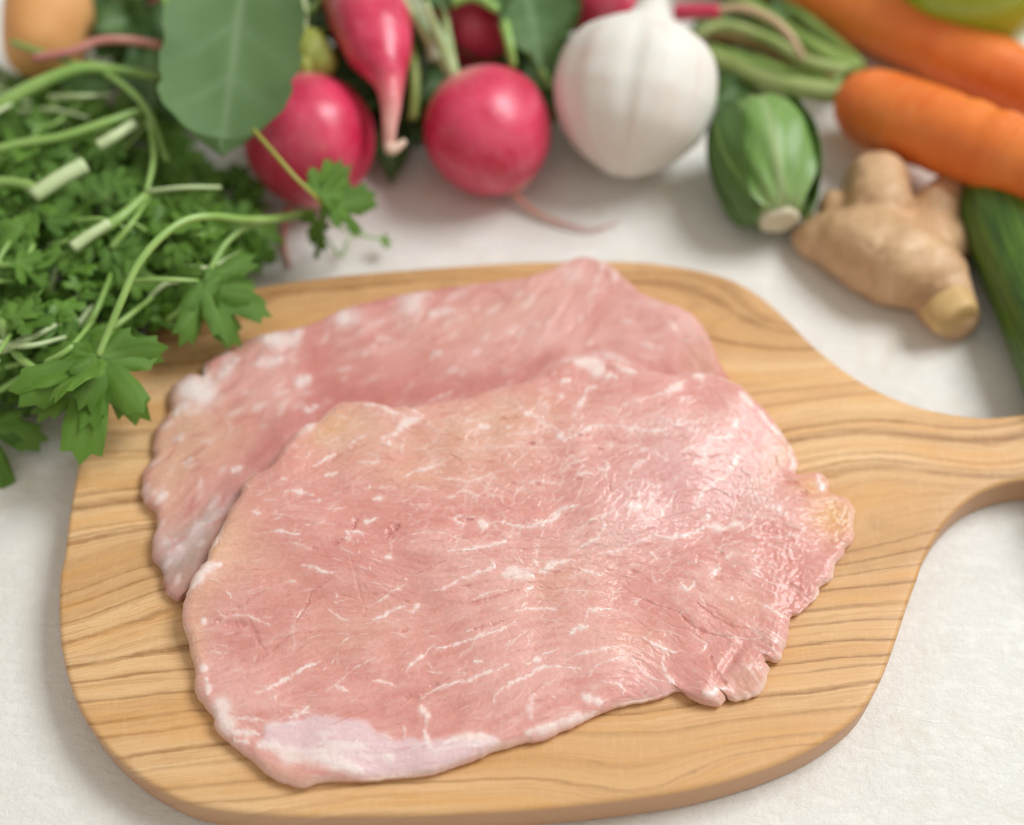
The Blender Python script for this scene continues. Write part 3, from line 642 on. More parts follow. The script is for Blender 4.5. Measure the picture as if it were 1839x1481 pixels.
WS = [(A, [(925, 45), (1010, 45), (1090, 28)], 1.6), (A, [(610, 40), (612, 75)], 1.5), (A, [(595, 78), (680, 90)], 1.4), (A, [(730, 145), (760, 160)], 6), (A, [(800, 158), (890, 150), (945, 128)], 2), (A, [(565, 200), (620, 190), (700, 205), (770, 222)], 3.6),
      (A, [(700, 275), (780, 290), (830, 320)], 2.6), (A, [(450, 60), (500, 75)], 4.5), (A, [(1115, 100), (1120, 130)], 3.5), (A, [(1200, 130), (1270, 115)], 6), (A, [(1065, 185), (1105, 225), (1090, 270)], 4), (A, [(1100, 190), (1230, 215)], 3.5),
      (A, [(1340, 390), (1385, 340)], 6), (A, [(1380, 330), (1375, 250)], 2.5), (A, [(780, 415), (850, 430), (930, 470), (985, 480)], 4), (A, [(700, 515), (745, 535)], 2), (A, [(430, 600), (530, 560)], 1.8), (A, [(230, 720), (255, 765), (330, 760), (420, 760), (500, 795), (600, 830)], 2.6),
      (A, [(275, 600), (320, 640)], 4), (A, [(960, 715), (1030, 765), (1100, 800)], 2.6), (A, [(1255, 785), (1330, 760), (1420, 705), (1481, 700)], 4.5), (A, [(1230, 690), (1290, 665), (1380, 600), (1470, 550)], 2.4),
      (A, [(200, 960), (230, 1010), (300, 1000)], 2.4), (A, [(500, 1020), (440, 1060)], 2.4), (A, [(560, 1255), (610, 1220), (700, 1165), (790, 1110), (900, 1060)], 5.5), (A, [(470, 1280), (560, 1255)], 2.5), (A, [(940, 1270), (1010, 1215), (1120, 1120), (1270, 1040)], 2.6), (A, [(1010, 1225), (1040, 1240), (1090, 1262)], 6),
      (A, [(1255, 1190), (1320, 1200), (1370, 1210), (1430, 1240)], 3), (A, [(780, 1410), (840, 1355)], 3.5), (A, [(800, 700), (730, 820), (730, 900), (740, 970)], 1.6), (A, [(50, 560), (90, 520), (150, 440), (240, 410)], 13), (A, [(255, 150), (200, 280)], 6), (A, [(130, 1100), (150, 1150)], 9), (A, [(150, 1170), (160, 1290)], 7),
      (A, [(230, 1340), (260, 1440)], 22), (A, [(330, 1455), (460, 1450), (560, 1470)], 5), (A, [(820, 1400), (700, 1440)], 6), (A, [(600, 490), (610, 510)], 3), (A, [(1010, 600), (1020, 640)], 2), (A, [(1040, 950), (1090, 900)], 2), (A, [(1020, 1000), (1020, 1080)], 1.4), (A, [(860, 830), (850, 850)], 2), (A, [(400, 1130), (340, 1130)], 3), (A, [(150, 790), (160, 810)], 5),
      (B, [(480, 125), (525, 142)], 14), (B, [(540, 145), (620, 130), (690, 150), (760, 170), (870, 150), (960, 125), (1010, 80), (1020, 40), (1120, 30)], 4.2), (B, [(180, 200), (300, 235), (390, 270)], 1.6), (B, [(0, 225), (170, 210)], 1.6),
      (B, [(280, 345), (350, 330), (440, 325), (560, 300), (650, 260), (720, 195)], 5), (B, [(550, 400), (580, 445), (520, 470), (420, 505), (370, 520)], 5.5), (B, [(190, 600), (270, 570), (350, 530)], 4.5), (B, [(640, 490), (720, 480), (830, 505)], 15),
      (B, [(900, 460), (1010, 400)], 9), (B, [(880, 480), (960, 440), (1050, 400), (1120, 400)], 4), (B, [(840, 375), (855, 430), (820, 460)], 2), (B, [(740, 370), (780, 430)], 1.6), (B, [(850, 270), (885, 320), (840, 350)], 1.8), (B, [(1100, 240), (1170, 180), (1240, 120), (1300, 100), (1360, 80)], 2.4),
      (B, [(1300, 100), (1310, 170), (1280, 230), (1200, 290), (1130, 330)], 4), (B, [(1200, 280), (1300, 250)], 5), (B, [(1280, 350), (1400, 330), (1481, 290)], 3.4), (B, [(1400, 240), (1420, 290)], 2), (B, [(1110, 500), (1190, 470), (1270, 490)], 5), (B, [(440, 660), (560, 610), (670, 600)], 2.6),
      (B, [(790, 600), (840, 560)], 6), (B, [(730, 740), (810, 720), (900, 715), (1000, 725)], 3.4), (B, [(900, 790), (980, 800), (1040, 830)], 2.2), (B, [(1090, 885), (1130, 850), (1200, 840)], 6), (B, [(1190, 750), (1230, 730), (1360, 715)], 4), (B, [(1180, 790), (1200, 740)], 2.5),
      (B, [(180, 975), (330, 950), (480, 900), (600, 870), (730, 810)], 3.6), (B, [(460, 930), (530, 870)], 2), (B, [(110, 1040), (140, 980), (195, 935)], 2.2), (B, [(660, 1000), (720, 930), (790, 870)], 2.2), (B, [(670, 970), (690, 930)], 1.8), (B, [(800, 900), (840, 860)], 1.6),
      (B, [(0, 1110), (40, 1080), (110, 1020)], 4), (B, [(450, 1070), (510, 1075)], 5), (B, [(140, 1130), (230, 1140)], 3), (B, [(340, 1040), (440, 970)], 1.4), (B, [(330, 1130), (400, 1095)], 1.3), (B, [(90, 1320), (170, 1260), (260, 1225), (400, 1200), (450, 1180), (520, 1150), (600, 1130), (670, 1095)], 3.6),
      (B, [(790, 1090), (870, 1050), (930, 1015), (1010, 985)], 4), (B, [(850, 1060), (880, 1055)], 6), (B, [(580, 1330), (600, 1280), (700, 1215), (800, 1170), (870, 1120), (980, 1105), (1150, 1120)], 3.6), (B, [(580, 1340), (600, 1440)], 1.6),
      (B, [(1080, 1035), (1190, 1020), (1300, 995), (1450, 960)], 3), (B, [(1150, 1020), (1200, 1015)], 5), (B, [(1280, 1000), (1310, 990)], 5), (B, [(1210, 1180), (1240, 1120), (1300, 1080)], 2.2), (B, [(1300, 1080), (1460, 1035)], 2.2), (B, [(1170, 1290), (1230, 1320), (1290, 1340)], 12), (B, [(1240, 1240), (1260, 1255)], 7),
      (B, [(810, 1360), (825, 1430)], 10), (B, [(840, 1290), (830, 1360)], 3), (B, [(100, 1350), (130, 1430), (140, 1481)], 9), (B, [(1280, 1200), (1400, 1220), (1460, 1260)], 3), (B, [(350, 95), (320, 110), (370, 140)], 3), (B, [(420, 95), (470, 85)], 2),
      (B, [(60, 690), (80, 680), (40, 730), (0, 735)], 4), (B, [(0, 510), (20, 515)], 5), (B, [(900, 1240), (1000, 1180)], 1.5), (B, [(400, 860), (440, 855)], 2.5), (B, [(30, 20), (160, 15)], 1.6), (B, [(1050, 590), (1200, 600), (1380, 620)], 1.5), (B, [(1350, 690), (1380, 600)], 1.5),
      (Cz, [(0, 310), (90, 260), (170, 230), (270, 240)], 3), (Cz, [(170, 230), (270, 240), (350, 230), (430, 200), (530, 140)], 5), (Cz, [(530, 150), (600, 180), (700, 150), (760, 170)], 9), (Cz, [(790, 215), (880, 235), (1130, 220)], 2.4),
      (Cz, [(640, 380), (690, 340)], 3), (Cz, [(520, 490), (570, 460), (600, 420)], 7), (Cz, [(330, 510), (370, 590), (410, 570), (440, 500)], 3.8), (Cz, [(520, 260), (600, 320), (650, 340), (780, 360), (960, 410)], 1.6), (Cz, [(740, 465), (850, 490), (950, 545), (1030, 550)], 2.2),
      (Cz, [(860, 670), (940, 710), (1060, 780)], 3), (Cz, [(560, 860), (700, 900), (900, 910)], 1.8), (Cz, [(340, 740), (400, 700)], 3), (Cz, [(80, 640), (0, 665)], 3), (Cz, [(170, 680), (240, 690)], 2.4), (Cz, [(100, 910), (150, 940), (230, 970), (280, 990), (340, 985)], 3.6),
      (Cz, [(230, 970), (225, 1080), (260, 1160), (320, 1225)], 3), (Cz, [(15, 1040), (100, 1140), (200, 1180), (290, 1200)], 2.6), (Cz, [(250, 1150), (300, 1210)], 5), (Cz, [(130, 870), (180, 850), (280, 860)], 1.6), (Cz, [(430, 900), (510, 940), (470, 1010)], 2.2), (Cz, [(480, 1290), (560, 1270), (630, 1230)], 9),
      (Cz, [(150, 340), (190, 390)], 4), (Cz, [(1010, 350), (1050, 352)], 3), (Cz, [(640, 655), (665, 660)], 4), (Cz, [(920, 400), (960, 410)], 3), (Cz, [(230, 20), (210, 100), (110, 150), (0, 190)], 2.4), (Cz, [(0, 420), (60, 430)], 5), (Cz, [(300, 360), (340, 370)], 3), (Cz, [(30, 60), (0, 80)], 6), (Cz, [(520, 70), (525, 110)], 4),
      (D, [(950, 490), (1030, 450), (1100, 400), (1180, 350), (1300, 310)], 9), (D, [(1000, 500), (1020, 540)], 4), (D, [(1030, 545), (1100, 570), (1120, 610)], 1.8), (D, [(680, 525), (740, 490), (810, 465)], 5), (D, [(240, 450), (310, 400), (390, 350)], 11), (D, [(380, 720), (460, 660), (550, 600)], 3.4),
      (D, [(590, 690), (640, 685)], 4), (D, [(480, 790), (570, 770)], 3.6), (D, [(740, 690), (920, 690)], 3), (D, [(1140, 800), (1200, 760), (1300, 730), (1380, 710), (1470, 665)], 4.2), (D, [(1400, 800), (1500, 820), (1590, 830), (1650, 850), (1740, 820), (1839, 800)], 2.2), (D, [(1150, 880), (1250, 885), (1330, 905), (1430, 905)], 1.8),
      (D, [(1430, 965), (1530, 970), (1570, 930), (1640, 910), (1720, 940)], 2.4), (D, [(200, 915), (300, 940), (370, 950)], 5.5), (D, [(270, 1010), (400, 1000), (490, 980)], 2.2), (D, [(860, 980), (980, 980)], 4.5), (D, [(800, 900), (850, 890)], 4), (D, [(920, 900), (1020, 880)], 3), (D, [(1200, 1040), (1330, 1035)], 2.4),
      (D, [(110, 850), (160, 845)], 3), (D, [(60, 880), (120, 885)], 3), (D, [(1550, 1150), (1570, 1120), (1640, 1130), (1700, 1140)], 2.2), (D, [(550, 940), (590, 935)], 2.5), (D, [(1780, 390), (1810, 395)], 5), (D, [(780, 210), (920, 215), (1000, 260), (1140, 300)], 6), (D, [(1150, 215), (1250, 290)], 5), (D, [(700, 390), (800, 345)], 1.6), (D, [(220, 580), (330, 545)], 1.6), (D, [(1620, 245), (1670, 225)], 2),
      (E, [(1050, 180), (1150, 200)], 20), (E, [(920, 110), (1060, 130), (1150, 120)], 14), (E, [(1180, 250), (1280, 260)], 7), (E, [(1260, 150), (1340, 210), (1450, 220)], 9), (E, [(910, 590), (960, 500), (1010, 420), (1030, 350), (1130, 330)], 4), (E, [(880, 740), (910, 650)], 2.4), (E, [(0, 840), (300, 840), (550, 825), (700, 835), (830, 830)], 1.8),
      (E, [(360, 740), (560, 720), (690, 670), (760, 670), (840, 790)], 2.6), (E, [(840, 790), (860, 770), (950, 740), (1040, 690), (1140, 660), (1290, 670)], 3.6), (E, [(780, 720), (850, 780)], 6), (E, [(610, 620), (680, 640)], 3), (E, [(520, 560), (660, 600)], 8), (E, [(650, 480), (640, 430), (680, 410)], 2.2), (E, [(650, 490), (720, 460)], 2), (E, [(820, 300), (900, 270)], 3.6),
      (E, [(630, 355), (700, 355)], 4), (E, [(800, 420), (840, 420)], 6), (E, [(1300, 650), (1350, 690), (1430, 690), (1550, 710), (1690, 710)], 5), (E, [(1320, 500), (1390, 475)], 3), (E, [(1200, 515), (1280, 525)], 2), (E, [(1570, 430), (1660, 405)], 3), (E, [(1410, 480), (1550, 430)], 2), (E, [(1700, 370), (1839, 300)], 8),
      (E, [(0, 1115), (120, 1105), (200, 1075), (280, 1075)], 3), (E, [(0, 1200), (110, 1220)], 2.2), (E, [(210, 1230), (350, 1240)], 2.2), (E, [(430, 1180), (560, 1120), (650, 1110), (820, 1115), (830, 1070)], 3), (E, [(820, 1050), (880, 980), (980, 950), (1030, 935)], 2.2), (E, [(1190, 940), (1200, 990), (1180, 1040), (1195, 1110)], 3),
      (E, [(1120, 1020), (1190, 1020), (1230, 990)], 4), (E, [(930, 1060), (1060, 1050)], 3.4), (E, [(1310, 1120), (1440, 1115)], 2), (E, [(1390, 1170), (1395, 1240), (1340, 1280)], 1.8), (E, [(1430, 830), (1480, 800)], 3), (E, [(1480, 860), (1520, 860)], 3.5), (E, [(1390, 1020), (1450, 970), (1530, 940)], 3), (E, [(1090, 830), (1300, 820), (1430, 860)], 1.5),
      (E, [(1570, 900), (1600, 890), (1650, 930), (1730, 970)], 2.4), (E, [(600, 1440), (740, 1430), (800, 1350), (920, 1320), (960, 1310)], 5.5), (E, [(1630, 1080), (1600, 1150), (1610, 1230), (1570, 1270)], 1.8), (E, [(1520, 1130), (1600, 1160)], 1.8), (E, [(1640, 1420), (1650, 1350), (1690, 1320), (1760, 1200)], 2.4),
      (E, [(1160, 1410), (1240, 1380), (1260, 1290), (1330, 1220)], 2.4), (E, [(1150, 1400), (1170, 1420)], 8), (E, [(1380, 1340), (1450, 1330)], 8), (E, [(840, 890), (870, 880)], 3), (E, [(570, 1240), (610, 1250)], 2.5), (E, [(720, 1290), (740, 1260)], 2), (E, [(280, 530), (300, 510)], 4), (E, [(0, 520), (60, 495)], 2), (E, [(150, 660), (200, 665)], 5), (E, [(90, 740), (150, 705)], 2), (E, [(0, 715), (130, 690)], 2), (E, [(370, 680), (420, 670)], 4),
      (Fz, [(830, 820), (840, 860), (790, 920), (750, 990)], 7), (Fz, [(740, 1010), (650, 1050), (550, 1140), (540, 1180)], 6), (Fz, [(400, 830), (470, 795), (520, 760)], 5), (Fz, [(600, 715), (700, 710), (800, 695)], 5), (Fz, [(740, 690), (800, 690)], 8), (Fz, [(850, 350), (900, 400), (940, 450)], 11), (Fz, [(1000, 500), (1080, 580), (1190, 700)], 6),
      (Fz, [(1240, 830), (1270, 900), (1280, 960)], 6), (Fz, [(1450, 990), (1500, 1100)], 7), (Fz, [(1130, 1260), (1180, 1220)], 6), (Fz, [(510, 230), (560, 250)], 12), (Fz, [(300, 350), (400, 290)], 8), (Fz, [(380, 430), (480, 380)], 5), (Fz, [(10, 950), (130, 880)], 2.6), (Fz, [(1040, 830), (1070, 850)], 8), (Fz, [(800, 610), (840, 570)], 7), (Fz, [(570, 600), (600, 560)], 5), (Fz, [(1230, 780), (1250, 850)], 6),
      (Fz, [(480, 920), (580, 880)], 3), (Fz, [(660, 910), (710, 860), (760, 870)], 3),
      (G, [(640, 470), (760, 440), (880, 430)], 13), (G, [(1090, 415), (1180, 395), (1320, 350), (1470, 305)], 14), (G, [(540, 350), (530, 420), (550, 490), (580, 520)], 7), (G, [(415, 380), (420, 450)], 3), (G, [(510, 270), (540, 310)], 5), (G, [(300, 540), (350, 560)], 14), (G, [(430, 545), (450, 550)], 6), (G, [(0, 570), (80, 590), (170, 620)], 14),
      (Hh, [(570, 1020), (640, 1025), (700, 1060), (850, 1080), (950, 1110), (1050, 1145)], 20), (Hh, [(355, 890), (400, 900), (410, 960)], 20), (Hh, [(430, 960), (560, 965)], 10), (Hh, [(440, 990), (520, 1010)], 8)]
for i, (z, p, w) in enumerate(WS):
    sf.stamp(sf.white, zz(z, p), w * (.85 if 4 < w < 10 else 1), 1.0 if w > 3 else .72, .8, i)
rb_ = np.random.RandomState(77)
for i, (z, p, w) in enumerate(WS):
    q_ = np.array(zz(z, p)); Lq = np.sum(np.linalg.norm(np.diff(q_, axis=0), axis=1)) if len(q_) > 1 else 0
    if Lq < 14 or w > 9: continue
    for b_ in range(1 + int(Lq / 26)):
        k_ = rb_.randint(0, len(q_) - 1); f_ = rb_.rand(); o_ = q_[k_] * (1 - f_) + q_[k_ + 1] * f_; d_ = q_[k_ + 1] - q_[k_]; a_ = math.atan2(d_[1], d_[0]) + rb_.choice([-1, 1]) * rb_.uniform(.35, 1.0) + (math.pi if rb_.rand() < .4 else 0)
        l_ = rb_.uniform(6, 20); m_ = o_ + np.array([math.cos(a_), math.sin(a_)]) * l_ * .5; a_ += rb_.uniform(-.6, .6)
        sf.stamp(sf.white, [o_, m_, m_ + np.array([math.cos(a_), math.sin(a_)]) * l_ * .5], rb_.uniform(.9, 1.7), rb_.uniform(.35, .65), .8, i)
DS = [(A, [(1100, 360), (1130, 450), (1170, 600), (1210, 720)], 4, .3), (A, [(540, 590), (440, 650), (320, 740)], 4, .6), (A, [(200, 790), (330, 812), (440, 820), (480, 900), (530, 980)], 9, .6), (A, [(980, 520), (850, 600), (820, 680), (735, 800)], 4, .7), (A, [(850, 870), (700, 900), (570, 1010), (470, 1090)], 2.5, .6),
      (A, [(1120, 155), (1140, 120)], 6, 1), (A, [(1370, 200), (1420, 165)], 7, 1.2), (A, [(1350, 230), (1400, 235)], 6, .6), (A, [(850, 310), (950, 290), (1050, 260)], 8, .7), (A, [(1430, 870), (1481, 850)], 4, .7), (A, [(700, 520), (745, 545)], 3, .5), (B, [(320, 120), (380, 110), (440, 120)], 6, 1), (B, [(0, 640), (20, 660)], 7, .8),
      (B, [(330, 690), (530, 660), (690, 610), (820, 570)], 2.5, .7), (B, [(0, 500), (120, 460), (250, 400)], 3, .5), (B, [(880, 570), (1000, 590), (1100, 560)], 3, .7), (B, [(840, 440), (860, 430)], 4, .9), (B, [(440, 860), (560, 830), (640, 800)], 4, .7), (B, [(350, 570), (420, 560)], 4, .6), (B, [(980, 475), (1030, 455)], 2.5, .8), (B, [(170, 1220), (200, 1210)], 6, .5), (B, [(0, 1300), (80, 1310)], 7, .6),
      (B, [(780, 170), (900, 150), (1000, 125), (1060, 90)], 2.5, .6), (Cz, [(330, 740), (430, 830), (560, 880), (700, 900)], 4.5, .9), (Cz, [(540, 1030), (570, 1130), (640, 1200)], 10, .9), (Cz, [(550, 510), (740, 520)], 7, .6), (Cz, [(0, 600), (80, 640), (340, 740)], 2.5, .6), (Cz, [(450, 680), (560, 760), (700, 830), (820, 850)], 3.5, .6), (Cz, [(560, 200), (700, 215)], 3, .7),
      (Cz, [(560, 300), (620, 340)], 3, .6), (Cz, [(0, 480), (60, 470)], 6, .6), (Cz, [(960, 160), (1100, 180)], 14, .4), (D, [(1540, 1160), (1620, 1150), (1700, 1150)], 6, .9), (D, [(500, 680), (600, 620), (800, 540)], 7, .5), (D, [(690, 1200), (730, 1160)], 5, 1), (D, [(1000, 1260), (1080, 1210)], 8, 1), (D, [(1160, 395), (1280, 390)], 3, .7), (D, [(1360, 640), (1500, 620), (1650, 720)], 2.5, .6), (D, [(1330, 915), (1450, 895)], 2, .6),
      (D, [(1030, 1110), (1180, 1080)], 3, .7), (D, [(700, 1030), (760, 990)], 4, .6), (D, [(300, 760), (350, 735)], 3, .6), (E, [(860, 790), (940, 750), (1040, 735)], 3.5, .9), (E, [(880, 995), (1000, 965)], 3, .8), (E, [(560, 990), (680, 940)], 2.5, .6), (E, [(800, 910), (880, 890), (1000, 870)], 2.5, .8), (E, [(1130, 850), (1160, 845)], 6, .8), (E, [(310, 600), (420, 600), (510, 575)], 4, .8), (E, [(1180, 190), (1280, 200)], 10, .9),
      (E, [(1410, 370), (1420, 360)], 5, .8), (E, [(940, 1100), (990, 1100)], 3, .7), (E, [(570, 815), (585, 820)], 3, 1), (E, [(1700, 710), (1800, 690)], 3.5, .8), (E, [(1220, 1130), (1225, 1200), (1300, 1220)], 2, .6), (E, [(830, 1060), (820, 1050)], 2.5, 1), (Fz, [(310, 660), (430, 635)], 4, .7), (Fz, [(390, 855), (500, 840)], 3, .6), (Fz, [(1310, 1140), (1360, 1115)], 6, .8), (Fz, [(1210, 1040), (1290, 1060)], 10, .5)]
for i, (z, p, w, s_) in enumerate(DS):
    sf.stamp(sf.dark, zz(z, p), w, s_, .6, i)
lo, lo2 = gn(shp, 42, 101), gn(shp, 20, 102)
mi = sf.lic(gn(shp, 1.1, 103), 12, 1.3)
mid = sf.lic(gn(shp, 3.2, 104), 16, 1.7)
big = sf.lic(gn(shp, 7.5, 105), 16, 2.4)
pm = sstep(gn(shp, 26, 106), -.6, 1.2)
right_edge = sf.blob(1440, 1060, 40, 190, 28) + sf.blob(1380, 1170, 50, 60) + sf.blob(1520, 950, 22, 60)
sparkm = np.clip(sf.blob(1335, 878, 62, 58, 0, 1.0) * 1.1 + sf.blob(1250, 765, 75, 26, 12) * .7 + sf.blob(1190, 762, 50, 14, 8) * .9 + sf.blob(1120, 960, 90, 60, 30) * .35, 0, 1)
h1 = blur(sf.hairs(1900, 6, 34, 121, .22, .35 + .65 * pm, .008), .7)
h2 = blur(sf.hairs(500, 4, 14, 122, .5, pm, .01, True), .7)
h3 = blur(sf.hairs(1300, 10, 50, 123, .2, None, .006), 1.1)
nrmz = lambda a, p=99.7: np.clip(a / np.percentile(a, p), 0, 1.2)
h1, h2, h3 = nrmz(h1), nrmz(h2), nrmz(h3)
rn = gn(shp, 3.0, 130); net = np.exp(-(rn / .28) ** 2)
rn2 = gn(shp, 1.6, 131); net2 = np.exp(-(rn2 / .4) ** 2)
fat = soft_poly(sf, zz(Hh, [(570, 1000), (600, 930), (700, 900), (800, 880), (930, 890), (1060, 910), (1180, 970), (1300, 1005), (1450, 995), (1600, 975), (1690, 985), (1690, 1030), (1560, 1095), (1380, 1155), (1200, 1180), (1000, 1160), (850, 1090), (700, 1045)]), 3.5)
col = PINK[None, None] * np.ones((*shp, 3))
col = comp(col, sstep(lo * .8 + lo2 * .5 + mid * .45, -1.0, 1.9) * .75, PLIGHT)
col = comp(col, sstep(-lo * .5 + lo2 * .5 + big * .7, .7, 2.4) * .4, REDC)
tanm = (sf.blob(385, 985, 55, 110, -35) * .9 + sf.blob(620, 765, 75, 45, 20) * .95 + sf.blob(800, 810, 210, 75, 0) * .75 + sf.blob(910, 745, 120, 45, 8) * .7 + sf.blob(350, 1190, 22, 110, -8) * .85 + sf.blob(395, 1300, 40, 30) * .5 + sf.blob(520, 1395, 90, 25, -25) * .7
        + sf.blob(1410, 800, 26, 75, -35) * .9 + sf.blob(1350, 1225, 55, 35, 20) * .75 + sf.blob(1000, 1050, 110, 55, 10) * .5 + sf.blob(1330, 1080, 70, 40, -25) * .45 + sf.blob(1130, 1150, 90, 40, 0) * .4 + sf.blob(640, 1130, 130, 60, 10) * .4 + sf.blob(460, 1010, 90, 60) * .4)
col = comp(col, tanm * .85, TAN)
col = comp(col, sf.blob(1500, 925, 48, 42, -25) * 1.0 + sf.blob(1460, 868, 38, 18) * .8 + sf.blob(1420, 800, 12, 50, -35) * .4 + sf.blob(590, 765, 38, 22, 35) * .55 + sf.blob(375, 975, 22, 45, -35) * .3 + sf.blob(740, 850, 70, 14, -5) * .25, YEL)
redm = sf.blob(690, 935, 120, 40, 10) * .35 + sf.blob(480, 1110, 70, 40, 20) * .35 + sf.blob(850, 920, 60, 12) * .5 + sf.blob(1370, 955, 120, 22, -5) * .5 + sf.blob(1150, 690, 70, 30) * .35 + sf.blob(620, 1000, 90, 30) * .35 + sf.blob(1380, 1020, 60, 30, -15) * .3 + sf.blob(660, 1270, 130, 30, 10) * .3 + sf.blob(640, 860, 90, 14, 20) * .3
col = comp(col, sf.blob(372, 1000, 28, 90, -22) * .55 + sf.blob(345, 1180, 14, 90, -6) * .5, np.array(lin(224, 178, 138)))
col = comp(col, redm, REDC)
col = comp(col, sf.blob(1200, 1250, 60, 25, -30) * .3 + sf.blob(1180, 860, 150, 120) * .28, LILAC * np.array([1, .9, .92]))
col = comp(col, np.clip(mi * .06 + mid * .06, 0, .25), PLIGHT * 1.06)
col = comp(col, np.clip(-mi * .05 - mid * .07, 0, .25), REDC * .96)
veil = np.clip(blur(sf.white, 6.5) * 1.1, 0, .5)
col = comp(col, veil, PLIGHT * 1.08)
col = comp(col, fat * .86, LILAC * 1.03)
col = comp(col, fat * sstep(mid + lo2, .3, 2.2) * .6, WHT)
col = comp(col, np.clip(h1 * .34 + h2 * .26, 0, .5), WHT * .97)
col = comp(col, np.clip(h3 * .35, 0, .5), REDC * .92)
col = comp(col, sparkm * (net * .55 + net2 * .35), WHT)  # wet glints painted into the colour as a white network
col = comp(col, np.clip(right_edge, 0, 1) * sstep(mi + lo2 * .6, .4, 2) * .55, WHT)
col = comp(col, sf.dark * .45, REDC * np.array([.85, .72, .72]))
col = comp(col, np.clip(sf.white * .92 + blur(sf.white, 2.0) * .2, 0, 1) * .80, np.array(lin(244, 227, 221)))
lobes = sf.lic(gn(shp, 6.5, 140), 10, 2.0)
cF, cE, cI, cV = sf.cells(15, 2.0, 150); dF, dE, dI, dV = sf.cells(8.5, 2.0, 160)
reg = np.clip(sf.blob(1150, 850, 260, 130) * 1.1 + sf.blob(850, 780, 260, 80) * .8 + sf.blob(1100, 980, 260, 90) * .8 + .30, 0, 1)
brk = sstep(gn(shp, 9, 171), -.3, .9); brk2 = sstep(gn(shp, 7, 172), -.1, 1.0)
e1 = np.exp(-(cE / 1.3) ** 2) * brk * reg; e2 = np.exp(-(dE / 1.1) ** 2) * brk2 * reg
col = comp(col, (cI - .5) * .30 * reg, PLIGHT * 1.05); col = comp(col, (.5 - cI) * .22 * reg, REDC)
col = comp(col, e1 * .42 + e2 * .26, np.array(lin(244, 220, 212)))
shing = blur((cV * (.4 + cI)), .8) * .00020 * reg + blur(dV * (dI), .7) * .00009 * reg - blur(e1, 1.0) * .00006
relief = (lo * .00042 + lo2 * .00018 + big * .00004 + mid * .000025 + mi * .000014 + h1 * .00010 + h2 * .00010 - h3 * .00010 + sf.white * .00012 - sf.dark * .00045
          + sparkm * (net * .00020 + net2 * .00010) + np.clip(right_edge, 0, 1) * (lobes * .00005 + gn(shp, 2.4, 141) * .00009)
          + sf.blob(1350, 1200, 34, 26) * .0012 + sf.blob(1385, 1150, 22, 26) * .0008 + sf.blob(1270, 1225, 26, 34, -30) * .0013 - sf.blob(1310, 1190, 10, 46, -35) * .0012
          + fat * .0002 + shing + sf.blob(505, 835, 75, 34, 52) * .0018 + sf.blob(400, 970, 70, 24, 62) * .0008)
tfn = 1 - .25 * sf.blob(1500, 940, 90, 90) - .12 * sf.blob(1340, 1240, 60, 40) - .15 * sf.blob(380, 1000, 60, 120)
# the front slice drapes over the back one
sgx = np.linspace(-.2, .2, 220); sgy = np.linspace(-.2, .2, 220)
GX, GY = np.meshgrid(sgx, sgy)
bp = resample(bO, 500)
dd = np.sqrt(np.min([((GX - p[0]) ** 2 + (GY - p[1]) ** 2) for p in bp], axis=0))
sd = np.where(inside(bp, GX, GY), dd, -dd)
def drape(X, Y):
    s_ = bil(sd, (X + .2) / .4 * 219, (Y + .2) / .4 * 219)
    return BT + .0001 + (TBK + .0010) * sstep(s_, -.026, .0035)
fme, fO = slice_mesh('meat_slice', front_px, zf, (905, 1010), drape, .0043, 1700, 330, sf, col, relief, tfn, lambda x, y: .12 + .75 * ((x > 1290) & (y > 840)) + .4 * ((x < 480) & (y < 1080)), R=.0030, h0=.38, rim=np.array(lin(236, 206, 190)))
fme.materials.append(mm.m)
tag(obj('meat_slice', fme), 'large raw pink meat slice in front, marbled with white fat, overlapping the other slice', 'meat')

